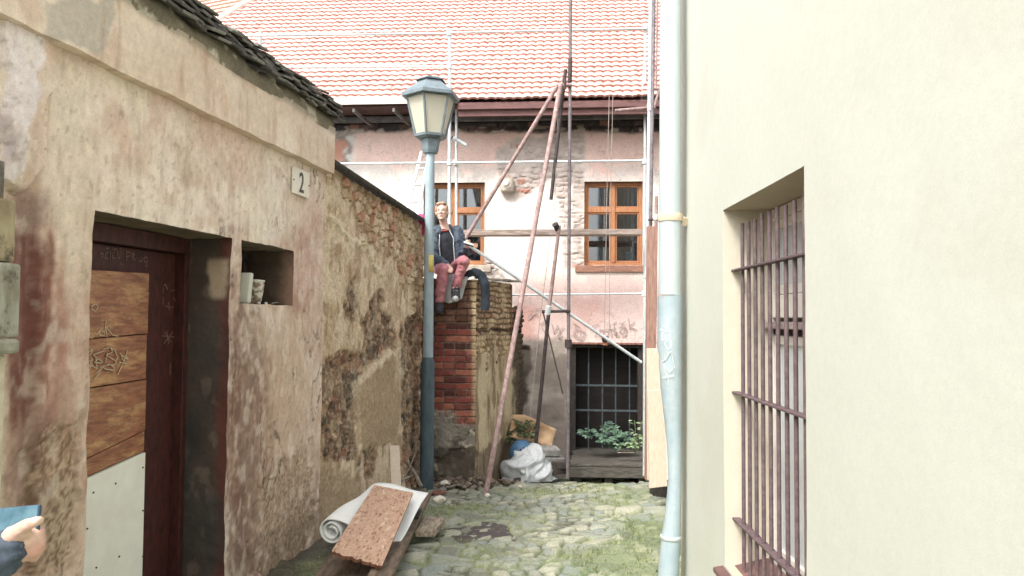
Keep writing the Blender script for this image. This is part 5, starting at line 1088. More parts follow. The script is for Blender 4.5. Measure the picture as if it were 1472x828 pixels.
def osb():
    q = [PZ(538, 697, .42), PZ(594, 708, .385), PZ(549, 814, .185), PZ(476, 793, .285)]
    n1, n2 = 60, 110; A, B = np.meshgrid(np.linspace(0, 1, n1), np.linspace(0, 1, n2), indexing='ij')
    Q = q[3] * ((1 - A) * (1 - B))[..., None] + q[2] * (A * (1 - B))[..., None] + q[1] * (A * B)[..., None] + q[0] * ((1 - A) * B)[..., None]
    rag = (fb(A * 14, B * 0, 401) - .5) * .05 + (hsh(np.floor(A * 60), B * 0, 3) - .5) * .012
    ldir = (q[3] - q[0]) / np.linalg.norm(q[3] - q[0]); Q = Q + ldir * (rag * sst(.05, 0, B))[..., None]
    f1, f2, c1, c2 = vor(A * 20 + 3 * fb(A * 6, B * 9, 403), B * 26 + 3 * fb(A * 5, B * 8, 405), 407)
    f1b, f2b, c3, c4 = vor(A * 34 + 9, B * 44, 409)
    C = mix(S(216, 172, 138), S(202, 152, 120), c1); C = mix(C, S(216, 176, 138), sst(.7, .8, c3)); C = mix(C, S(164, 112, 84), sst(.12, .06, c4)); C = mix(C, S(228, 196, 162), sst(.95, .97, c2))
    nrm = np.cross(q[2] - q[0], q[3] - q[1]); nrm /= np.linalg.norm(nrm); nrm *= np.sign(nrm[2])
    Q2 = Q + nrm * (.002 * (c1 - .5))[..., None]; C = C * .9; th = .022
    mb = MB(); mb.grid(Q2, c=C); mb.grid(Q - nrm * th, c=S(120, 78, 56) * np.ones(C.shape))
    edge = np.concatenate([Q2[:, 0], Q2[-1, 1:], Q2[::-1, -1][1:], Q2[0, ::-1][1:]]); low = np.concatenate([(Q - nrm * th)[:, 0], (Q - nrm * th)[-1, 1:], (Q - nrm * th)[::-1, -1][1:], (Q - nrm * th)[0, ::-1][1:]])
    mb.grid(np.stack([edge, low], 1), c=np.stack([np.tile(S(138, 88, 62), (len(edge), 1))] * 2, 1))
    o = mb.build('chipboard', vcm('chipboard', fine=((60, .12), (200, .16)), bump=((120, .3, .002),), rough=.75), loc=sum(q) / 4 - np.array([0, 0, .05]), col=True); tag(o, 'orange brown chipboard panel with a ragged broken lower edge on white foam', 'chipboard')
osb()
# upright stake and sticks at the foot of the rubble wall
q = [PY(561, 642, 7.5), PY(574, 642, 7.5), PY(577, 702, 7.25), PY(563, 702, 7.25)]; o = MB().slab(q, .03).build('wooden_stake', m_palewood, loc=q[3], bevel=.003); tag(o, 'pale upright wooden stake leaning on the rubble wall behind the foam', 'stake')
for (x0, y0, Y0, x1, y1, Y1, r, lab) in ((583, 662, 7.9, 606, 700, 7.7, .024, 'broken grey stick leaning beside the foot of the lamp post'), (575, 700, 7.4, 598, 650, 7.9, .008, 'thin twig leaning upright behind the pale stake'), (572, 694, 7.3, 592, 684, 7.6, .010, 'short twig lying flat between stake and lamp post')):
    a, b = PY(x0, y0, Y0), PY(x1, y1, Y1); o = MB().tube([a, a * .5 + b * .5 + np.array([.01, 0, .01]), b], r, 7, flat=(1, .6)).build('stick', m_greywood, loc=b); tag(o, lab, 'stick')
def stone(name, label, cat, c, s, mat, seed, group=None, sx=1, sy=1, sz=.7):
    bm = bmesh.new(); bmesh.ops.create_icosphere(bm, subdivisions=3, radius=1); rr = random.Random(seed)
    pl = [(Vector((rr.gauss(0, 1), rr.gauss(0, 1), rr.gauss(0, 1))).normalized(), rr.uniform(.5, .85)) for _ in range(11)]
    for v in bm.verts:
        for n, d in pl:
            k = v.co.dot(n)
            if k > d: v.co -= n * (k - d)
    V = [np.array(c) + np.array([v.co.x * s * sx, v.co.y * s * sy, v.co.z * s * sz + s * sz * .55]) for v in bm.verts]; F = [[v.index for v in f.verts] for f in bm.faces]; bm.free()
    o = link(name, from_arr(name, V, F, smooth=False), mat, loc=c); tag(o, label, cat, group)
m_wst = pm('pale_stone', S(228, 222, 200), S(204, 196, 172), 20, rough=.9, bump=((60, .4, .004),)); m_gst = pm('brown_rubble', S(122, 106, 86), S(86, 74, 60), 20, rough=.95, bump=((60, .4, .004),)); m_bst = pm('red_brick_chunk', S(144, 90, 70), S(112, 68, 54), 20, rough=.95, bump=((60, .4, .004),))
for i, (x, y, s, lab) in enumerate(((637, 701, .085, 'pale stone lump lying behind the brick chunk near the lamp post'), (632, 722, .075, 'pale stone with flat top lying in front of the brick chunk'), (701, 714, .035, 'pale stone chip lying beside the foot of the rusty leg'), (748, 701, .03, 'small pale stone chip in front of the plastic sheet'))):
    stone('stone', lab, 'stone', G(x, y), s, m_wst, 50 + i, 'loose pale stones')
stone('brick_chunk', 'broken red brick chunk lying between two pale stones by the lamp post', 'brick', G(629, 712), .085, m_bst, 61, sx=1.2, sz=.5)
# rubble heap at the foot of the pier
def rubble():
    mb = MB(); rr = random.Random(5)
    for i in range(420):
        x = rr.uniform(-1.02, .12); y = rr.gauss(9.12 + max(0, x + .43) * 1.1, .13); s = rr.uniform(.012, .05) * (1.5 if rr.random() < .1 else 1)
        z = float(zg(y)) + max(0, .10 - abs(y - 9.2) * .3) * rr.random() + .01
        col = S(*rr.choice([(120, 104, 84), (92, 80, 66), (150, 136, 112), (78, 68, 58), (110, 92, 76)]))
        mb.box((x, y, z), (s * rr.uniform(1, 2.2), s * rr.uniform(.8, 1.5), s * rr.uniform(.5, .9)), rr.uniform(0, 3), (rr.uniform(-.5, .5), rr.uniform(-.5, .5)), col)
    o = mb.build('rubble_debris', m_rubble, loc=(-.4, 9.15, -.28), bevel=0, col=True); tag(o, 'loose mortar crumbs and rubble strewn along the foot of the brick pier', 'rubble', kind='stuff')
rubble()
for i, (x0, y0, x1, y1, lab) in enumerate(((630, 690, 668, 700, 'flat rotten lath lying across the rubble near the lamp post'), (640, 700, 690, 693, 'thin lath lying level at the foot of the brick pier'), (652, 684, 700, 690, 'short lath on top of the rubble beside the rusty leg'))):
    a, b = G(x0, y0, .05), G(x1, y1, .05); o = MB().tube([a, b], .016, 6, flat=(.45, 1.3)).build('lath', m_greywood, loc=a); tag(o, lab, 'lath', 'rotten laths at the pier foot')
# plastic sheet, ball, cardboard, bricks
def plastic():
    c = PY(762, 686, 9.85); c[2] = float(zg(9.85)) + .02; nu, nv = 170, 100; A, B = np.meshgrid(np.linspace(0, 2 * math.pi, nu), np.linspace(0, 1, nv), indexing='ij')
    pl = PY(717, 684, c[1]); pr_ = PY(806, 684, c[1]); W = (pr_[0] - pl[0]) / 2; xc = (pl[0] + pr_[0]) / 2; Ht = PY(760, 646, c[1])[2] - c[2]
    q = np.cos(A); rad = np.sin(B * math.pi / 2 * .999 + .001)
    x = xc + W * np.cos(A) * rad ** .8; y = c[1] + .26 + .28 * np.sin(A) * rad
    tt = (x - xc) / W; env = sst(1.02, .35, tt) * .75 + sst(1.05, .9, tt) * .25; env = np.clip(env, 0.02, 1) * sst(-1.08, -.55, tt)
    z = c[2] + Ht * np.cos(B * math.pi / 2) ** .75 * (.35 + .65 * env) * (.35 + .65 * env)
    wx_ = x * 4.2 + 1.2 * fb(x * 3, z * 3, 505, 2) + y * 2; wz_ = z * 3.4 - x * 1.6 + 1.2 * fb(x * 3 + 9, z * 3, 507, 2)
    q1 = vor(wx_, wz_, 501)[0]; q2 = vor(wx_ * 2.3 + 3, wz_ * 1.8, 503)[0]; q3 = np.abs(((wx_ * .9 + wz_ * .5 + .6 * fb(x * 5, z * 5, 509, 2)) % 1) - .5)
    d = .17 * (q1 - .45) + .07 * (q2 - .45) + .10 * (q3 - .25); P = np.stack([x + d * np.cos(A) * rad, y + d * np.sin(A) * rad * .8, np.maximum(z + d * .9 * (1 - B), c[2] - .01)], -1)
    m, n, b = _nodes('plastic_film'); b.inputs['Base Color'].default_value = (*S(206, 212, 214), 1); b.inputs['Roughness'].default_value = .25; b.inputs['Alpha'].default_value = .86; b.inputs['Specular IOR Level'].default_value = .6; bumps(n, b, ((14, .6, .03), (40, .4, .01)))
    o = MB().grid(P).build('plastic_sheet', m, loc=c, smooth=False); o.data.polygons.foreach_set('use_smooth', [True] * len(o.data.polygons)); tag(o, 'crumpled white plastic sheet lying in a heap before the cardboard', 'plastic sheet')
    bc = PY(750, 650, c[1] + .38); R = 18 / FPX * (c[1] + .3)
    bl = thing('blue_ball', 'round blue plastic ball with dark holes resting behind the plastic sheet', 'ball', bc - np.array([0, 0, R]))
    MB().lathe(bc, [(R * math.sin(k * math.pi / 20) + 1e-4, -R * math.cos(k * math.pi / 20)) for k in range(21)], 32).build('shell', pm('blue_plastic', S(64, 116, 156), S(50, 98, 136), 4, rough=.5, bump=((30, .1, .003),)), bl, smooth=True)
    for (ax_, ay_) in ((-.1, .35), (.18, .55), (.12, .25)):
        dv = np.array([ax_, -1, ay_]); dv /= np.linalg.norm(dv); p = bc + dv * R; MB().tube([p - dv * .006, p + dv * .002], .014, 10).build('hole', m_dark, bl)
    cb = [(737, 596), (753, 596), (770, 603), (788, 612), (800, 617)]; lo = [(731, 627), (745, 632), (760, 634), (778, 640), (793, 642)]
    K = 5; P = np.zeros((K, 9, 3))
    for i in range(K):
        Yc = c[1] + .52 - .05 * math.sin(i * 1.3)
        a, b_ = PY(*cb[i], Yc + .12), PY(*lo[i], Yc)
        for j in range(9): f = j / 8; P[i, j] = a * (1 - f) + b_ * f + np.array([0, .05 * math.sin(f * 3.1), 0])
    # refine along i
    Pf = np.stack([[np.interp(np.linspace(0, K - 1, 25), range(K), P[:, j, k]) for k in range(3)] for j in range(9)], 0).transpose(2, 0, 1)
    o = MB().grid(Pf).build('cardboard', pm('tan_cardboard', S(214, 174, 122), S(184, 138, 92), 5, rough=.8, c3=tuple(S(150, 108, 72)), sc3=5, lo3=.6, hi3=.7), loc=c + np.array([0, .5, 0]), smooth=True); o.modifiers.new('thick', 'SOLIDIFY').thickness = .012
    tag(o, 'bent tan cardboard sheet propped behind the plastic sheet and blue ball', 'cardboard')
    for i, (x, y, sx, sz, lab) in enumerate(((787, 648, .3, .09, 'grey flat stone slab stacked topmost beside the cardboard'), (790, 660, .34, .10, 'grey flat stone slab lying under the top slab by the cardboard'))):
        p = PY(x, y, c[1] + .35); o = MB().box(p, (sx, .25, sz), .2, (.1, .05)).build('stone_slab', pm('grey_slab', S(150, 148, 142), S(112, 110, 106), 9, rough=.9, bump=((30, .5, .01),)), loc=p - np.array([0, 0, sz / 2]), bevel=.015); tag(o, lab, 'stone slab', 'grey slabs behind the plastic sheet')
    for i, (x, y, lab) in enumerate(((806, 668, 'dark brick lying low between slabs and step'), (800, 676, 'dark brick half hidden behind the plastic sheet'))):
        p = PY(x, y, c[1] + .25); o = MB().box(p, (.24, .13, .09), .1 + i * .3).build('brick', pm('dark_brick', S(78, 68, 62), S(56, 48, 44), 12, rough=.95, bump=((40, .5, .006),)), loc=p - np.array([0, 0, .04]), bevel=.008); tag(o, lab, 'brick')
plastic()

# ------------------------------------------------------------------ plants
def leaf(mb, base, d, up, L, W, c):
    d = d / np.linalg.norm(d); s = np.cross(d, up); s /= np.linalg.norm(s) + 1e-9; u = np.cross(s, d)
    pts = [base, base + d * L * .35 + s * W * .5 - u * L * .02, base + d * L * .7 + s * W * .38 - u * L * .08, base + d * L - u * L * .2, base + d * L * .7 - s * W * .38 - u * L * .08, base + d * L * .35 - s * W * .5 - u * L * .02, base + d * L * .38 + u * L * .05, base + d * L * .7 + u * L * .0]
    mb.add(pts, [(0, 1, 6), (1, 2, 7, 6), (2, 3, 7), (3, 4, 7), (4, 5, 6, 7), (5, 0, 6)], c)
def plant(name, label, stems, n, L, pal, seed, palm=5, group=None, spread=.08):
    rr = random.Random(seed); t = thing(name, label, 'plant', stems[0][0], group); lm = MB(); sm = MB()
    for st in stems:
        st = [np.array(p) for p in st]; sm.tube(st, .006, 5)
        for k in range(n):
            f = rr.uniform(.15, 1) * (len(st) - 1); i = min(int(f), len(st) - 2); p = st[i] * (1 - f + i) + st[i + 1] * (f - i)
            a = rr.uniform(0, 6.28); off = np.array([math.cos(a), math.sin(a) * .7 - .5, rr.uniform(-.3, .7)]) * rr.uniform(.3, 1) * spread; q = p + off; sm.tube([p, q], .002, 3, cap=False)
            pd = off / np.linalg.norm(off) + np.array([0, -.5, 0])
            base_up = np.array([rr.uniform(-.4, .4), -.6, .9])
            for m_ in range(palm):
                an = (m_ - (palm - 1) / 2) * .62; v = pd / np.linalg.norm(pd); sd = np.cross(v, base_up); sd /= np.linalg.norm(sd)
                dv = v * math.cos(an) + sd * math.sin(an) + np.array([0, 0, -.15]); c = S(*rr.choice(pal)) * rr.uniform(.75, 1.2); leaf(lm, q, dv, base_up, L * (1 - .12 * abs(m_ - (palm - 1) / 2)) * rr.uniform(.8, 1.15), L * .48, c)
    m_leaf = vcm('leaves', rough=.5, fine=((90, .2),), bump=(), spec=.4)
    lm.build('leaves', m_leaf, t, col=True); sm.build('stem', pm('green_stem', S(96, 104, 62), S(78, 84, 52), 9, rough=.7), t)
green = [(64, 98, 76), (78, 112, 86), (54, 84, 68), (92, 128, 98)]
YD = 10.75
plant('creeper', 'bluish green creeper with five fingered leaves before the cellar door bars', [[PY(905, 642, YD), PY(880, 630, YD - .05), PY(850, 620, YD - .1), PY(840, 622, YD - .12)], [PY(905, 642, YD), PY(885, 622, YD), PY(862, 612, YD)], [PY(908, 643, YD), PY(893, 628, YD - .1), PY(884, 622, YD - .1)], [PY(905, 642, YD), PY(872, 632, YD - .15), PY(866, 634, YD - .2)]], 16, .10, green, 3, 5, spread=.09)
plant('leafy_weed', 'light green round leaved weed climbing at the right door post', [[PY(918, 645, 10.3), PY(914, 625, 10.3), PY(912, 604, 10.35)], [PY(917, 645, 10.25), PY(922, 625, 10.25), PY(921, 607, 10.3)], [PY(918, 646, 10.2), PY(902, 640, 10.2), PY(888, 640, 10.2)], [PY(918, 646, 10.2), PY(908, 634, 10.2)]], 13, .085, [(112, 140, 92), (132, 156, 104), (94, 124, 84)], 8, 1, spread=.06)
plant('nettle_plant', 'dark green leafy plant growing behind the blue ball and cardboard', [[PY(742, 640, 10.45), PY(736, 622, 10.45), PY(730, 612, 10.45)], [PY(748, 640, 10.4), PY(750, 620, 10.4), PY(758, 603, 10.4)], [PY(744, 640, 10.4), PY(742, 618, 10.4), PY(748, 606, 10.4)], [PY(752, 642, 10.4), PY(760, 622, 10.4), PY(766, 610, 10.45)], [PY(738, 644, 10.4), PY(728, 632, 10.4), PY(724, 625, 10.4)]], 16, .075, [(72, 86, 50), (88, 100, 56), (58, 72, 46), (112, 116, 66)], 12, 3, spread=.07)
# white scraps on the step
for i, (x0, y0, x1, y1, lab) in enumerate(((838, 646, 852, 652, 'white wood splinter on the step, pointing to the left'), (846, 652, 866, 649, 'white wood splinter lying level on the step'), (842, 651, 858, 647, 'white wood splinter crossing the others on the step'))):
    a, b = PY(x0 + 50, y0, 10.3), PY(x1 + 50, y1, 10.3); a[2] = b[2] = PY(890, 652, 10.3)[2] + .012; o = MB().tube([a, b], .014, 5, flat=(.3, 1)).build('splinter', m_palewood, loc=a); tag(o, lab, 'splinter', 'white splinters on the step')
# grass and moss tufts
def grass():
    rr = random.Random(11); mb = MB(); N = 5200; XY = np.array([(rr.uniform(-1.5, 1.1), rr.uniform(4.9, 9.8)) for _ in range(N)]); DN = fb(XY[:, 0] * 1.6, XY[:, 1] * 1.6, 51, 3)
    for i in range(N):
        x, y = XY[i]; dens = float(DN[i]) + .2 * max(0, min(1, (x - .2))) * 1.2
        if dens < .52 + .1 * rr.random(): continue
        z = float(zg(y)) + .0
        for k in range(3):
            a = rr.uniform(0, 6.28); L = rr.uniform(.012, .035); w_ = .0035; p = np.array([x + rr.uniform(-.02, .02), y + rr.uniform(-.02, .02), z]); d = np.array([math.cos(a), math.sin(a), 0]); s = np.array([-d[1], d[0], 0]) * w_
            mb.add([p - s, p + s, p + d * L * .6 + np.array([0, 0, L])], [(0, 1, 2)], S(*rr.choice([(126, 136, 72), (148, 152, 84), (104, 118, 66)])) * rr.uniform(.8, 1.2))
    o = mb.build('moss_and_grass', vcm('leaves'), col=True); tag(o, 'low green moss and grass growing between the cobbles', 'grass', kind='stuff')
grass()
# jar and white container in the niche
c = FL.at(356, 437, .16); c[2] = Z_NB + .004; k = c[1] / FPX
j = thing('plaster_jar', 'dirty white jar with brown crumbly contents standing in the wall niche', 'jar', c); c2_ = FL.w(FL.hit(367, 437, .10)[0], .10, Z_NB + .006)
j.location = Vector(c2_)
MB().lathe(c2_, [(.030, 0), (.040, .02), (.052, .09), (.056, .13), (.054, .15)], 20).build('body', vcm('jar_dirt') if False else pm('dirty_jar', S(206, 198, 178), S(130, 106, 80), 26, rough=.4, lo=.45, hi=.55), j, smooth=True)
MB().lathe(c2_, [(.055, .150), (.060, .151), (.061, .160), (.02, .166)], 20).build('rim', pm('white_rim', S(224, 222, 210), S(210, 206, 194), 9, rough=.5), j, smooth=True)
c3_ = FL.w(FL.hit(349, 437, .09)[0], .09, Z_NB + .006)
o = MB().hexa([c3_ + np.array(v) for v in ((-.02, -.035, 0), (.045, -.03, 0), (.045, .03, 0), (-.02, .03, 0))], [c3_ + np.array(v) for v in ((-.01, -.03, .20), (.06, -.025, .20), (.06, .03, .20), (-.01, .03, .20))]).build('white_panel', pm('off_white_plastic', S(214, 212, 196), S(200, 198, 182), 6, rough=.5), loc=c3_, bevel=.01); tag(o, 'tall off white plastic container leaning left of the jar in the niche', 'container')
for i, (x, y, lab) in enumerate(((372, 435, 'white cigarette stub lying beside the jar in the niche'), (382, 435, 'white cigarette stub lying farther right on the niche ledge'))):
    p = FL.w(FL.hit(x, y, .05)[0], .05, Z_NB + .012); o = MB().tube([p, p + FL.u * .05 + FL.n * .02], .008, 8).build('cigarette_stub', MATS['white_rim'], loc=p, smooth=True); tag(o, lab, 'cigarette stub', 'stubs in the niche')
p = FL.w(FL.hit(392, 435, .05)[0], .06, Z_NB + .012); o = MB().tube([p, p + FL.u * .10 + np.array([0, 0, .01]), p + FL.u * .22 + FL.n * .05], .005, 6).build('twig', m_greywood, loc=p); tag(o, 'dry twig lying on the niche ledge', 'twig')
exec_marker = 0

# ------------------------------------------------------------------ people
_bm = bmesh.new(); bmesh.ops.create_uvsphere(_bm, u_segments=14, v_segments=9, radius=1.0); SPH_V = np.array([v.co[:] for v in _bm.verts]); SPH_F = [tuple(v.index for v in f.verts) for f in _bm.faces]; _bm.free()
def fuse(name, prims, voxel, it=6, fac=.5):
    VV = []; FF_ = []; k = 0
    def sph(c, r, rot=None):
        nonlocal k
        v = SPH_V * np.array([float(q) for q in r])
        if rot is not None: v = v @ np.array(rot).T
        VV.append(v + np.array([float(q) for q in c])); FF_.extend([tuple(i + k for i in f) for f in SPH_F]); k += len(v)
    for p in prims:
        if p[0] == 'e': sph(p[1], p[2], p[3] if len(p) > 3 else None)
        else:
            _, a, b, ra, rb_ = p; a = np.array(a); b = np.array(b)
            n = max(2, int(np.linalg.norm(b - a) / (min(ra, rb_) * .45)) + 1)
            for i in range(n + 1):
                f = i / n; r = ra + (rb_ - ra) * f; sph(a + (b - a) * f, (r, r, r))
    me = bpy.data.meshes.new('tmp'); me.from_pydata(np.concatenate(VV).tolist(), [], FF_); o = bpy.data.objects.new('tmp', me); COL.objects.link(o)
    r = o.modifiers.new('r', 'REMESH'); r.mode = 'VOXEL'; r.voxel_size = voxel
    sm = o.modifiers.new('s', 'SMOOTH'); sm.iterations = it; sm.factor = fac
    out = bpy.data.meshes.new_from_object(o.evaluated_get(bpy.context.evaluated_depsgraph_get())); bpy.data.objects.remove(o); bpy.data.meshes.remove(me)
    out.name = name; out.polygons.foreach_set('use_smooth', [True] * len(out.polygons)); return out
def verts_of(me):
    co = np.empty(len(me.vertices) * 3); me.vertices.foreach_get('co', co); return co.reshape(-1, 3)
def paint(me, C):
    at = me.color_attributes.new('Col', 'FLOAT_COLOR', 'POINT'); c = np.ones((len(me.vertices), 4)); c[:, :3] = np.clip(C, .002, .95); at.data.foreach_set('color', c.ravel())
def folds(me, amp, sc, seed):
    co = verts_of(me); nr = np.array([v.normal[:] for v in me.vertices]); d = fb(co[:, 0] * sc + co[:, 1] * sc * .6, co[:, 2] * sc * 1.5, seed, 3) - .5
    me.vertices.foreach_set('co', (co + nr * (d * amp)[:, None]).ravel()); me.update()
def head_prims(c, fwd, up, k=1.0):
    """skull, jaw, nose, ears, brow, lips and chin around the head centre"""
    f = fwd / np.linalg.norm(fwd); s = np.cross(f, up); s /= np.linalg.norm(s); u = np.cross(s, f)
    rot = Matrix((s, f, u)).transposed(); L = lambda a, b, cc: c + (s * a + f * b + u * cc) * k; E = lambda a, b, cc, rx, ry, rz: ('e', L(a, b, cc), (rx * k, ry * k, rz * k), rot)
    pr = [E(0, -.012, .03, .074, .092, .088), E(0, .022, -.045, .056, .062, .066), E(0, .06, -.092, .026, .026, .02), E(0, .052, .03, .05, .036, .04),
          E(0, .092, -.008, .010, .014, .026), E(0, .1, -.022, .013, .014, .011), E(.014, .09, -.026, .008, .009, .007), E(-.014, .09, -.026, .008, .009, .007), E(.03, .066, -.02, .022, .02, .018), E(-.03, .066, -.02, .022, .02, .018),
          E(0, .083, -.055, .022, .012, .007), E(0, .082, -.064, .019, .012, .008), E(.03, .079, .027, .024, .01, .008), E(-.03, .079, .027, .024, .01, .008),
          E(.076, -.008, -.004, .010, .022, .032), E(-.076, -.008, -.004, .010, .022, .032)]
    return pr, L, rot
def skin_paint(me, L, k=1.0):
    co = verts_of(me); C = mix(S(226, 186, 162), S(214, 164, 140), fb(co[:, 0] * 30, co[:, 2] * 30 + co[:, 1] * 20, 601))
    def spot(p, r, col, e=.4):
        nonlocal C
        d = np.linalg.norm(co - L(*p), axis=1) / (r * k); C = mix(C, col, sst(1, e, d))
    for q in (-1, 1):
        spot((.031 * q, .080, .004), .014, S(120, 88, 74)); spot((.031 * q, .082, .004), .0075, S(44, 36, 32)); spot((.022 * q, .086, .026), .012, S(150, 112, 88)); spot((.034 * q, .085, .028), .013, S(150, 112, 88)); spot((.042 * q, .075, -.03), .03, S(228, 164, 144), .1)
    for a in (-.014, 0, .014): spot((a, .093, -.058), .013, S(186, 104, 96))
    return C
def hand_prims(w_, fdir, pdir, k=1.0, curl=.6, side=1):
    """palm from wrist along fdir, palm normal pdir; four unequal curled fingers and a thumb from the palm side"""
    f = np.array(fdir, float); f /= np.linalg.norm(f); p = np.array(pdir, float); p -= f * (p @ f); p /= np.linalg.norm(p); s = np.cross(f, p) * side
    pr = [('c', w_ - f * .02 * k, w_ + f * .02 * k, .026 * k, .028 * k)]
    for i, (o, l) in enumerate(((-.030, .068), (-.010, .078), (.010, .073), (.029, .058))):
        b = w_ + f * .085 * k + s * o * k; pr.append(('c', w_ + f * .015 * k + s * o * .6 * k, b, .016 * k, .0125 * k)); d = f.copy(); q = b
        for j, (fr_, r0_, r1_) in enumerate(((.45, .0105, .0098), (.32, .0096, .0088), (.23, .0088, .0075))):
            a = curl * (.5 + .35 * j); d = d * math.cos(a) + p * math.sin(a); d /= np.linalg.norm(d); p2 = p - d * (p @ d); e = q + d * l * fr_ * k; pr.append(('c', q, e, r0_ * k, r1_ * k)); q = e; p = p2 / np.linalg.norm(p2)
        p = np.array(pdir, float); p -= f * (p @ f); p /= np.linalg.norm(p)
    b = w_ + f * .03 * k - s * .03 * k; m1 = b + (f * .6 - s * .55 + p * .35) * .045 * k; m2 = m1 + (f * .9 - s * .1 + p * .35) * .034 * k
    pr += [('c', w_ + f * .01 * k, b, .02 * k, .015 * k), ('c', b, m1, .014 * k, .0115 * k), ('c', m1, m2, .011 * k, .009 * k)]
    return pr
m_skin = vcm('skin', rough=.55, fine=((60, .05),), bump=((120, .1, .001),), spec=.4)
m_denim = pm('blue_grey_denim', S(84, 98, 114), S(60, 72, 88), 16, rough=.95, bump=((300, .4, .001),), c3=tuple(S(118, 132, 148)), sc3=14, lo3=.6, hi3=.72)
def sitter():
    J = PY
    base = J(645, 396, 9.45); t = thing('person', 'person in open blue grey jacket and dusty pink trousers sitting on the brick pier', 'person', base)
    hc = J(635.5, 306, 9.40); fw = np.array([-.10, -1, .16]); up = np.array([-.05, .1, 1.0])
    hp, L, rot = head_prims(hc, fw, up, .98)
    neck = J(639, 326, 9.47); chest = J(643, 346, 9.5); pel = J(645, 386, 9.52)
    shL, shR = J(626, 333, 9.46), J(658, 332, 9.52); elL, elR = J(623, 368, 9.38), J(669, 364, 9.46); wrL, wrR = J(643, 381, 9.10), J(671, 354, 9.20)
    hpL, hpR = J(636, 385, 9.50), J(655, 386, 9.50); knL, knR = J(637, 389, 9.04), J(667, 376, 9.06); anL, anR = J(632, 431, 9.08), J(655, 412, 9.12)
    handL = hand_prims(wrL, np.array([.05, -.12, -.075]), np.array([-.2, .3, -1]), .95, .35, -1)
    handR = hand_prims(wrR, np.array([.03, -.15, .02]), np.array([-.6, -.2, .7]), .95, .75, 1)
    body = hp + [('c', hc + np.array([0, .03, -.06]), neck, .046, .052), ('c', neck, chest, .06, .10), ('e', chest, (.15, .095, .14)), ('c', chest, pel, .11, .12), ('c', pel, hpL, .09, .09), ('c', pel, hpR, .09, .09), ('c', hpL, knL, .07, .052), ('c', hpR, knR, .07, .052), ('c', knL, anL, .048, .035), ('c', knR, anR, .048, .035),
        ('c', neck + np.array([0, 0, -.04]), shL, .05, .05), ('c', neck + np.array([0, 0, -.04]), shR, .05, .05), ('c', shL, elL, .045, .036), ('c', elL, wrL, .034, .024), ('c', shR, elR, .045, .036), ('c', elR, wrR, .034, .024)] + handL + handR
    me = fuse('body', body, .0065, 3); paint(me, skin_paint(me, L, .98)); link('body', me, m_skin, t)
    # hair: short, swept back, reddish fair
    hr = [('e', L(0, -.028, .045), (.080, .090, .086), rot), ('e', L(0, -.05, .0), (.074, .062, .07), rot), ('e', L(0, .030, .112), (.058, .040, .022), rot), ('e', L(.066, .012, .055), (.016, .04, .045), rot), ('e', L(-.066, .012, .055), (.016, .04, .045), rot), ('e', L(.035, .055, .105), (.035, .022, .018), rot), ('e', L(-.03, .052, .106), (.035, .024, .018), rot)]
    me = fuse('hair', hr, .006, 2); folds(me, .014, 40, 611); link('hair', me, pm('reddish_fair_hair', S(196, 156, 124), S(166, 126, 96), 60, stretch=(1, 1, .3), rough=.6, bump=((160, .5, .003),)), t)
    # black shirt with red striped collar
    me = fuse('shirt', [('c', neck + np.array([0, 0, -.045]), chest, .066, .115), ('e', chest + np.array([0, -.01, -.02]), (.155, .112, .15)), ('c', chest, pel, .128, .135)], .011, 5); folds(me, .02, 9, 621); link('shirt', me, pm('black_cotton', S(34, 36, 44), S(46, 48, 56), 12, rough=.95), t)
    ring_ = []
    for k in range(25):
        a = 2 * math.pi * k / 24; ring_.append(neck + np.array([.066 * math.cos(a), -.012 + .062 * math.sin(a), -.028 + .030 * math.sin(a)]))
    MB().tube(ring_, .010, 8).build('collar', pm('red_trim', S(196, 76, 66), S(170, 56, 50), 40, rough=.9), t, smooth=True)
    # open jacket
    jk = [('c', shL, elL, .066, .058), ('c', elL, wrL - (wrL - elL) * .06, .055, .042), ('c', shR, elR, .066, .06), ('c', elR, wrR - (wrR - elR) * .12, .056, .042)]
    for q, sh in ((-1, shL), (1, shR)):
        for a_, b_, r1, r2 in ((sh + np.array([-.015 * q, .0, .015]), chest + np.array([.125 * q, -.055, .0]), .06, .055), (chest + np.array([.125 * q, -.055, .0]), pel + np.array([.125 * q, -.07, .02]), .055, .052), (sh + np.array([-.03 * q, .03, 0]), pel + np.array([.12 * q, .05, 0]), .06, .06)): jk.append(('c', a_, b_, r1, r2))
        jk.append(('c', neck + np.array([.052 * q, .01, .0]), sh + np.array([-.05 * q, -.035, -.01]), .034, .045))
    jk += [('c', neck + np.array([-.055, .05, .005]), neck + np.array([.055, .05, .005]), .034, .034), ('c', shL + np.array([.03, .06, 0]), shR + np.array([-.03, .06, 0]), .06, .06), ('c', chest + np.array([0, .07, 0]), pel + np.array([0, .08, 0]), .1, .1)]
    me = fuse('jacket', jk, .009, 2); folds(me, .034, 13, 631); folds(me, .016, 34, 633); link('jacket', me, m_denim, t)
    for q in (-1, 1):
        MB().tube([neck + np.array([.055 * q, -.05, -.03]), chest + np.array([.085 * q, -.118, .02]), chest + np.array([.088 * q, -.125, -.08]), pel + np.array([.085 * q, -.13, .06])], .006, 6).build('zip', pm('pale_zip', S(190, 196, 200), S(170, 176, 180), 30, rough=.5), t)
    # trousers
    tr = [('c', pel, hpL, .115, .105), ('c', pel, hpR, .115, .105), ('c', hpL, knL, .095, .074), ('c', hpR, knR, .095, .074), ('c', knL, anL, .070, .056), ('c', knR, anR + (anR - knR) * .02, .070, .056), ('c', hpL, hpR, .1, .1)]
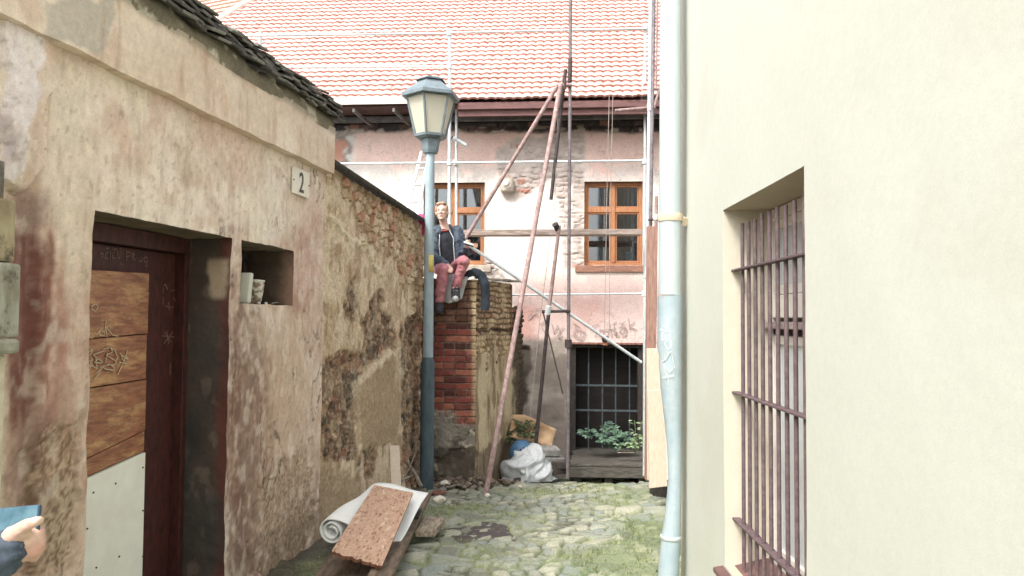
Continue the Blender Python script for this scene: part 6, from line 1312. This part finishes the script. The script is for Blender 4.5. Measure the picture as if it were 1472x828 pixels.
    me = fuse('trousers', tr, .009, 3); folds(me, .036, 11, 641); folds(me, .014, 30, 643); link('trousers', me, pm('dusty_pink_cotton', S(198, 122, 128), S(178, 100, 108), 9, rough=.95, bump=((250, .4, .001),)), t)
    # shoes
    for an, toe, nm in ((anR, J(655, 427, 9.0), 0), (anL, J(631, 445, 8.99), 1)):
        o = fuse('shoe', [('c', an + np.array([0, 0, -.01]), an + np.array([0, -.0, -.075]), .052, .054), ('c', an + np.array([0, -.01, -.07]), toe, .054, .050), ('e', toe, (.054, .065, .046))], .008, 3); so_ = link('shoe', o, pm('black_canvas', S(40, 42, 48), S(56, 58, 62), 20, rough=.8), t)
        heel = an + np.array([0, .02, -.115]); tip = toe + np.array([0, -.045, -.022])
        so2 = fuse('sole', [('c', heel, (heel + tip) / 2 + np.array([0, 0, -.004]), .040, .040), ('c', (heel + tip) / 2, tip, .040, .040)], .008, 2)
        link('sole', so2, pm('pale_rubber', S(196, 196, 192), S(160, 160, 158), 20, rough=.7) if nm == 0 else MATS['black_canvas'], so_)
        if nm == 0:
            for k in range(3): a_ = an * (1 - .25 * k) + toe * .25 * k + np.array([0, -.045, -.015 - .008 * k]); MB().tube([a_ + np.array([-.025, 0, 0]), a_ + np.array([.025, 0, .004])], .005, 6).build('lace', MATS['pale_rubber'], so_)
    # socks
    MB().tube([anL + np.array([0, 0, .03]), anL + np.array([0, 0, -.05])], .044, 12).build('sock', pm('grey_sock', S(176, 172, 170), S(150, 146, 146), 30, rough=.95), t, smooth=True)
    # the notebook in the hand
    c = J(675, 352, 9.05); bk_ = thing('notebook', 'dark notebook with a white page edge held in the raised hand', 'notebook', c)
    MB().box(c, (.135, .075, .016), .25, (.35, .25)).build('cover', pm('black_cover', S(38, 38, 42), S(50, 50, 54), 20, rough=.6), bk_, bevel=.003)
    MB().box(c + np.array([-.005, -.006, .014]), (.125, .07, .010), .25, (.35, .25)).build('pages', pm('paper', S(224, 222, 214), S(212, 210, 202), 20, rough=.9), bk_, bevel=.002)
    c = J(684, 353, 9.04); o = MB().box(c + np.array([.0, -.02, -.0]), (.045, .01, .05), .2, (.1, .1)).build('paper_tag', pm('kraft_paper', S(206, 154, 116), S(186, 134, 98), 20, rough=.9), bk_); 
sitter()
def garments():
    # grey lining spread over the edge under the legs, dark sleeve hanging beside it
    us = np.linspace(0, 1, 40); vs_ = np.linspace(0, 1, 40); top = [PY(632, 392, 9.42), PY(650, 394, 9.42), PY(674, 391, 9.45)]; edge = [PY(632, 402, 9.19), PY(650, 404, 9.18), PY(672, 400, 9.19)]; bot = [PY(638, 434, 9.17), PY(646, 436, 9.16), PY(664, 430, 9.17)]
    def cv(pts, u): return np.array([np.interp(u, [0, .5, 1], [p[k] for p in pts]) for k in range(3)]).T
    T_, E_, B_ = cv(top, us), cv(edge, us), cv(bot, us); P = np.zeros((40, 40, 3))
    for j, v in enumerate(vs_): P[:, j] = T_ * (1 - v / .4) + E_ * (v / .4) if v < .4 else E_ * (1 - (v - .4) / .6) + B_ * ((v - .4) / .6)
    A, B = np.meshgrid(us, vs_, indexing='ij'); P[..., 1] -= .03 * (fb(A * 7, B * 2, 651) - .3); P[..., 2] += .02 * (fb(A * 6, B * 6, 653) - .5)
    j = thing('draped_jacket', 'dark jacket with pale grey lining draped over the pier edge beside the seated person', 'jacket', PY(668, 398, 9.4))
    o = MB().grid(P).build('lining', pm('pale_grey_cloth', S(188, 188, 184), S(160, 160, 158), 8, rough=.95, bump=((120, .3, .002),)), j, smooth=True); o.modifiers.new('thick', 'SOLIDIFY').thickness = .008
    pts = [PY(668, 399, 9.28), PY(675, 393, 9.26), PY(683, 391, 9.26), PY(692, 396, 9.28), PY(697, 408, 9.27), PY(698, 426, 9.30), PY(697, 446, 9.31)]
    sm_ = [np.array([np.interp(q, range(7), [p[k] for p in pts]) for k in range(3)]) for q in np.linspace(0, 6, 30)]
    o = MB().tube(sm_, [.035 + .022 * min(1, i / 12) + .004 * math.sin(i * 1.7) for i in range(30)], 16, flat=(1, .7)).build('sleeve', pm('navy_cloth', S(58, 68, 80), S(42, 50, 60), 12, rough=.95, bump=((60, .4, .004),)), j, smooth=True)
    me = fuse('pink_bag', [('e', PY(606, 318, 9.02), (.05, .06, .085)), ('c', PY(607, 312, 9.02), PY(603, 328, 9.0), .045, .03), ('c', PY(604, 310, 9.02), PY(609, 333, 9.02), .03, .035)], .01, 3); folds(me, .03, 20, 661)
    o = link('pink_bag', me, pm('hot_pink_cloth', S(224, 44, 124), S(196, 30, 104), 12, rough=.8), loc=PY(606, 330, 9.02)); tag(o, 'hot pink cloth bag on top of the rubble wall behind the lamp post', 'bag')
garments()
def photographer():
    wr = PY(8, 792, 1.50); base = np.array([-1.46, 1.12, 0.0]); t = thing('person', 'person at the lower left edge in a blue denim sleeve holding up a phone', 'person', base)
    hc = np.array([-1.42, 1.16, 1.60]); hp, L, rot = head_prims(hc, np.array([.3, 1, -.25]), np.array([0, .2, 1.0]))
    neck = np.array([-1.44, 1.11, 1.43]); chest = np.array([-1.45, 1.10, 1.22]); pel = np.array([-1.46, 1.10, .90]); shR, shL = np.array([-1.27, 1.10, 1.38]), np.array([-1.63, 1.12, 1.38])
    el = np.array([-1.17, 1.22, 1.14]); elL = np.array([-1.70, 1.24, 1.13]); wrL = np.array([-1.42, 1.47, 1.22])
    tip1 = PY(56, 748, 1.49); kn = PY(49, 783, 1.52)
    hand = []
    # palm and fingers wrap the phone's right end from behind, the thumb lies across its face
    palm = PY(38, 782, 1.525); hand += [('c', wr, palm, .027, .030), ('c', PY(22, 776, 1.515), PY(44, 772, 1.52), .026, .022), ('c', palm, kn, .024, .020)]
    thb = [PY(18, 769, 1.488), PY(38, 755, 1.478), tip1]; hand += [('c', PY(14, 780, 1.50), thb[0], .022, .018), ('c', thb[0], thb[1], .0165, .0125), ('c', thb[1], thb[2], .012, .0095)]
    for i, (x0, y0, x1, y1, x2, y2, r) in enumerate(((50, 772, 57, 765, 46, 752, .0105), (53, 782, 58, 775, 40, 764, .011), (53, 792, 57, 787, 38, 776, .0105), (48, 801, 51, 798, 34, 790, .0095))):
        a, b, c = PY(x0, y0, 1.522), PY(x1, y1, 1.535), PY(x2, y2, 1.556); hand += [('c', palm, a, .017, r * 1.1), ('c', a, b, r * 1.1, r), ('c', b, c, r, r * .85)]
    hand += [('c', PY(16, 784, 1.505), PY(42, 776, 1.508), .026, .019), ('c', PY(24, 792, 1.51), PY(45, 790, 1.515), .026, .018), ('c', PY(20, 772, 1.495), PY(34, 764, 1.49), .02, .015)]
    hl = hand_prims(wrL, np.array([.3, .3, .15]), np.array([.4, -.2, .5]), 1.0, .5, 1)
    fL, fR = np.array([-1.56, 1.06, .07]), np.array([-1.36, 1.06, .07])
    body = hp + [('c', hc + np.array([0, -.02, -.07]), neck, .05, .055), ('c', neck, chest, .07, .11), ('e', chest, (.16, .1, .15)), ('c', chest, pel, .12, .13), ('c', pel, np.array([-1.37, 1.1, .48]), .085, .055), ('c', np.array([-1.37, 1.1, .48]), fR, .05, .04), ('c', pel, np.array([-1.55, 1.1, .48]), .085, .055), ('c', np.array([-1.55, 1.1, .48]), fL, .05, .04),
        ('c', neck, shR, .05, .05), ('c', neck, shL, .05, .05), ('c', shR, el, .046, .038), ('c', el, wr, .036, .026), ('c', shL, elL, .046, .038), ('c', elL, wrL, .036, .025)] + hand + hl
    me = fuse('body', body, .0042, 3); C = skin_paint(me, L); cv_ = verts_of(me)
    def sp2(p, r, col, k): 
        nonlocal C
        C = mix(C, col, k * sst(r, r * .35, np.linalg.norm(cv_ - p, axis=1)))
    for p_, r_2 in ((PY(57, 765, 1.535), .02), (PY(58, 775, 1.535), .02), (PY(57, 787, 1.535), .02), (PY(50, 790, 1.515), .03), (thb[1], .016)): sp2(p_, r_2, S(214, 140, 122), .6)
    sp2(tip1 + np.array([-.004, -.009, .003]), .0085, S(240, 206, 196), .9)
    nv_ = np.array([v.normal[:] for v in me.vertices]); cr = 1 - np.abs(2 * fb(cv_[:, 0] * 90 + cv_[:, 1] * 60, cv_[:, 2] * 120, 691, 3) - 1); me.vertices.foreach_set('co', (cv_ - nv_ * ((cr > .93) * .0012)[:, None]).ravel()); me.update()
    paint(me, C); link('body', me, m_skin, t)
    mb = fuse('hair', [('e', L(0, -.03, .045), (.084, .092, .09), rot), ('e', L(0, -.055, -.01), (.076, .06, .08), rot)], .008, 2); folds(mb, .012, 40, 671); link('hair', mb, pm('brown_hair', S(96, 72, 56), S(70, 52, 40), 60, rough=.6), t)
    cuff = PY(20, 800, 1.495)
    jk = [('c', shR, el, .068, .058), ('c', el, wr + (cuff - wr) * .1, .056, .046), ('c', shL, elL, .068, .058), ('c', elL, wrL - (wrL - elL) * .1, .056, .044), ('c', shL, shR, .08, .08), ('e', chest, (.2, .14, .19)), ('c', chest, pel, .155, .165)]
    me = fuse('jacket', jk, .007, 2); folds(me, .03, 14, 681); folds(me, .012, 45, 683); link('jacket', me, m_denim, t)
    me = fuse('trousers', [('c', pel, np.array([-1.37, 1.1, .48]), .125, .085), ('c', np.array([-1.37, 1.1, .48]), fR + np.array([0, 0, .03]), .08, .065), ('c', pel, np.array([-1.55, 1.1, .48]), .125, .085), ('c', np.array([-1.55, 1.1, .48]), fL + np.array([0, 0, .03]), .08, .065)], .012, 3); link('trousers', me, pm('dark_jeans', S(62, 68, 80), S(48, 54, 64), 12, rough=.95), t)
    for f_ in (fL, fR): link('shoe', fuse('shoe', [('c', f_ + np.array([0, -.03, -.02]), f_ + np.array([0, .15, -.03]), .048, .042)], .012, 2), pm('dark_shoe', S(52, 50, 50), S(40, 38, 38), 12, rough=.7), t)
    q = [PY(-55, 735, 1.535), PY(57.5, 724.5, 1.535), PY(54, 768, 1.515), PY(-58, 782, 1.515)]
    ph = thing('phone', 'phone with a blue reflecting screen held at the lower left edge', 'phone', sum(q) / 4)
    MB().slab(q[::-1], .009).build('case', pm('dark_blue_case', S(40, 72, 96), S(34, 62, 84), 9, rough=.4), ph, bevel=.003)
    n = np.cross(q[2] - q[0], q[3] - q[1]); n /= np.linalg.norm(n); n *= -np.sign(n[1]); ctr = sum(q) / 4; q2 = [ctr + (p - ctr) * np.array([.955, .955, .93]) + n * .0012 for p in q]
    s_ = MB().slab(q2[::-1], .001).build('screen', pm('blue_screen', S(58, 104, 124), S(92, 136, 152), 16, stretch=(1, 1, 1), rough=.12, spec=.6), ph)
    cn = [q[1] + (q[0] - q[1]) * .03]
photographer()
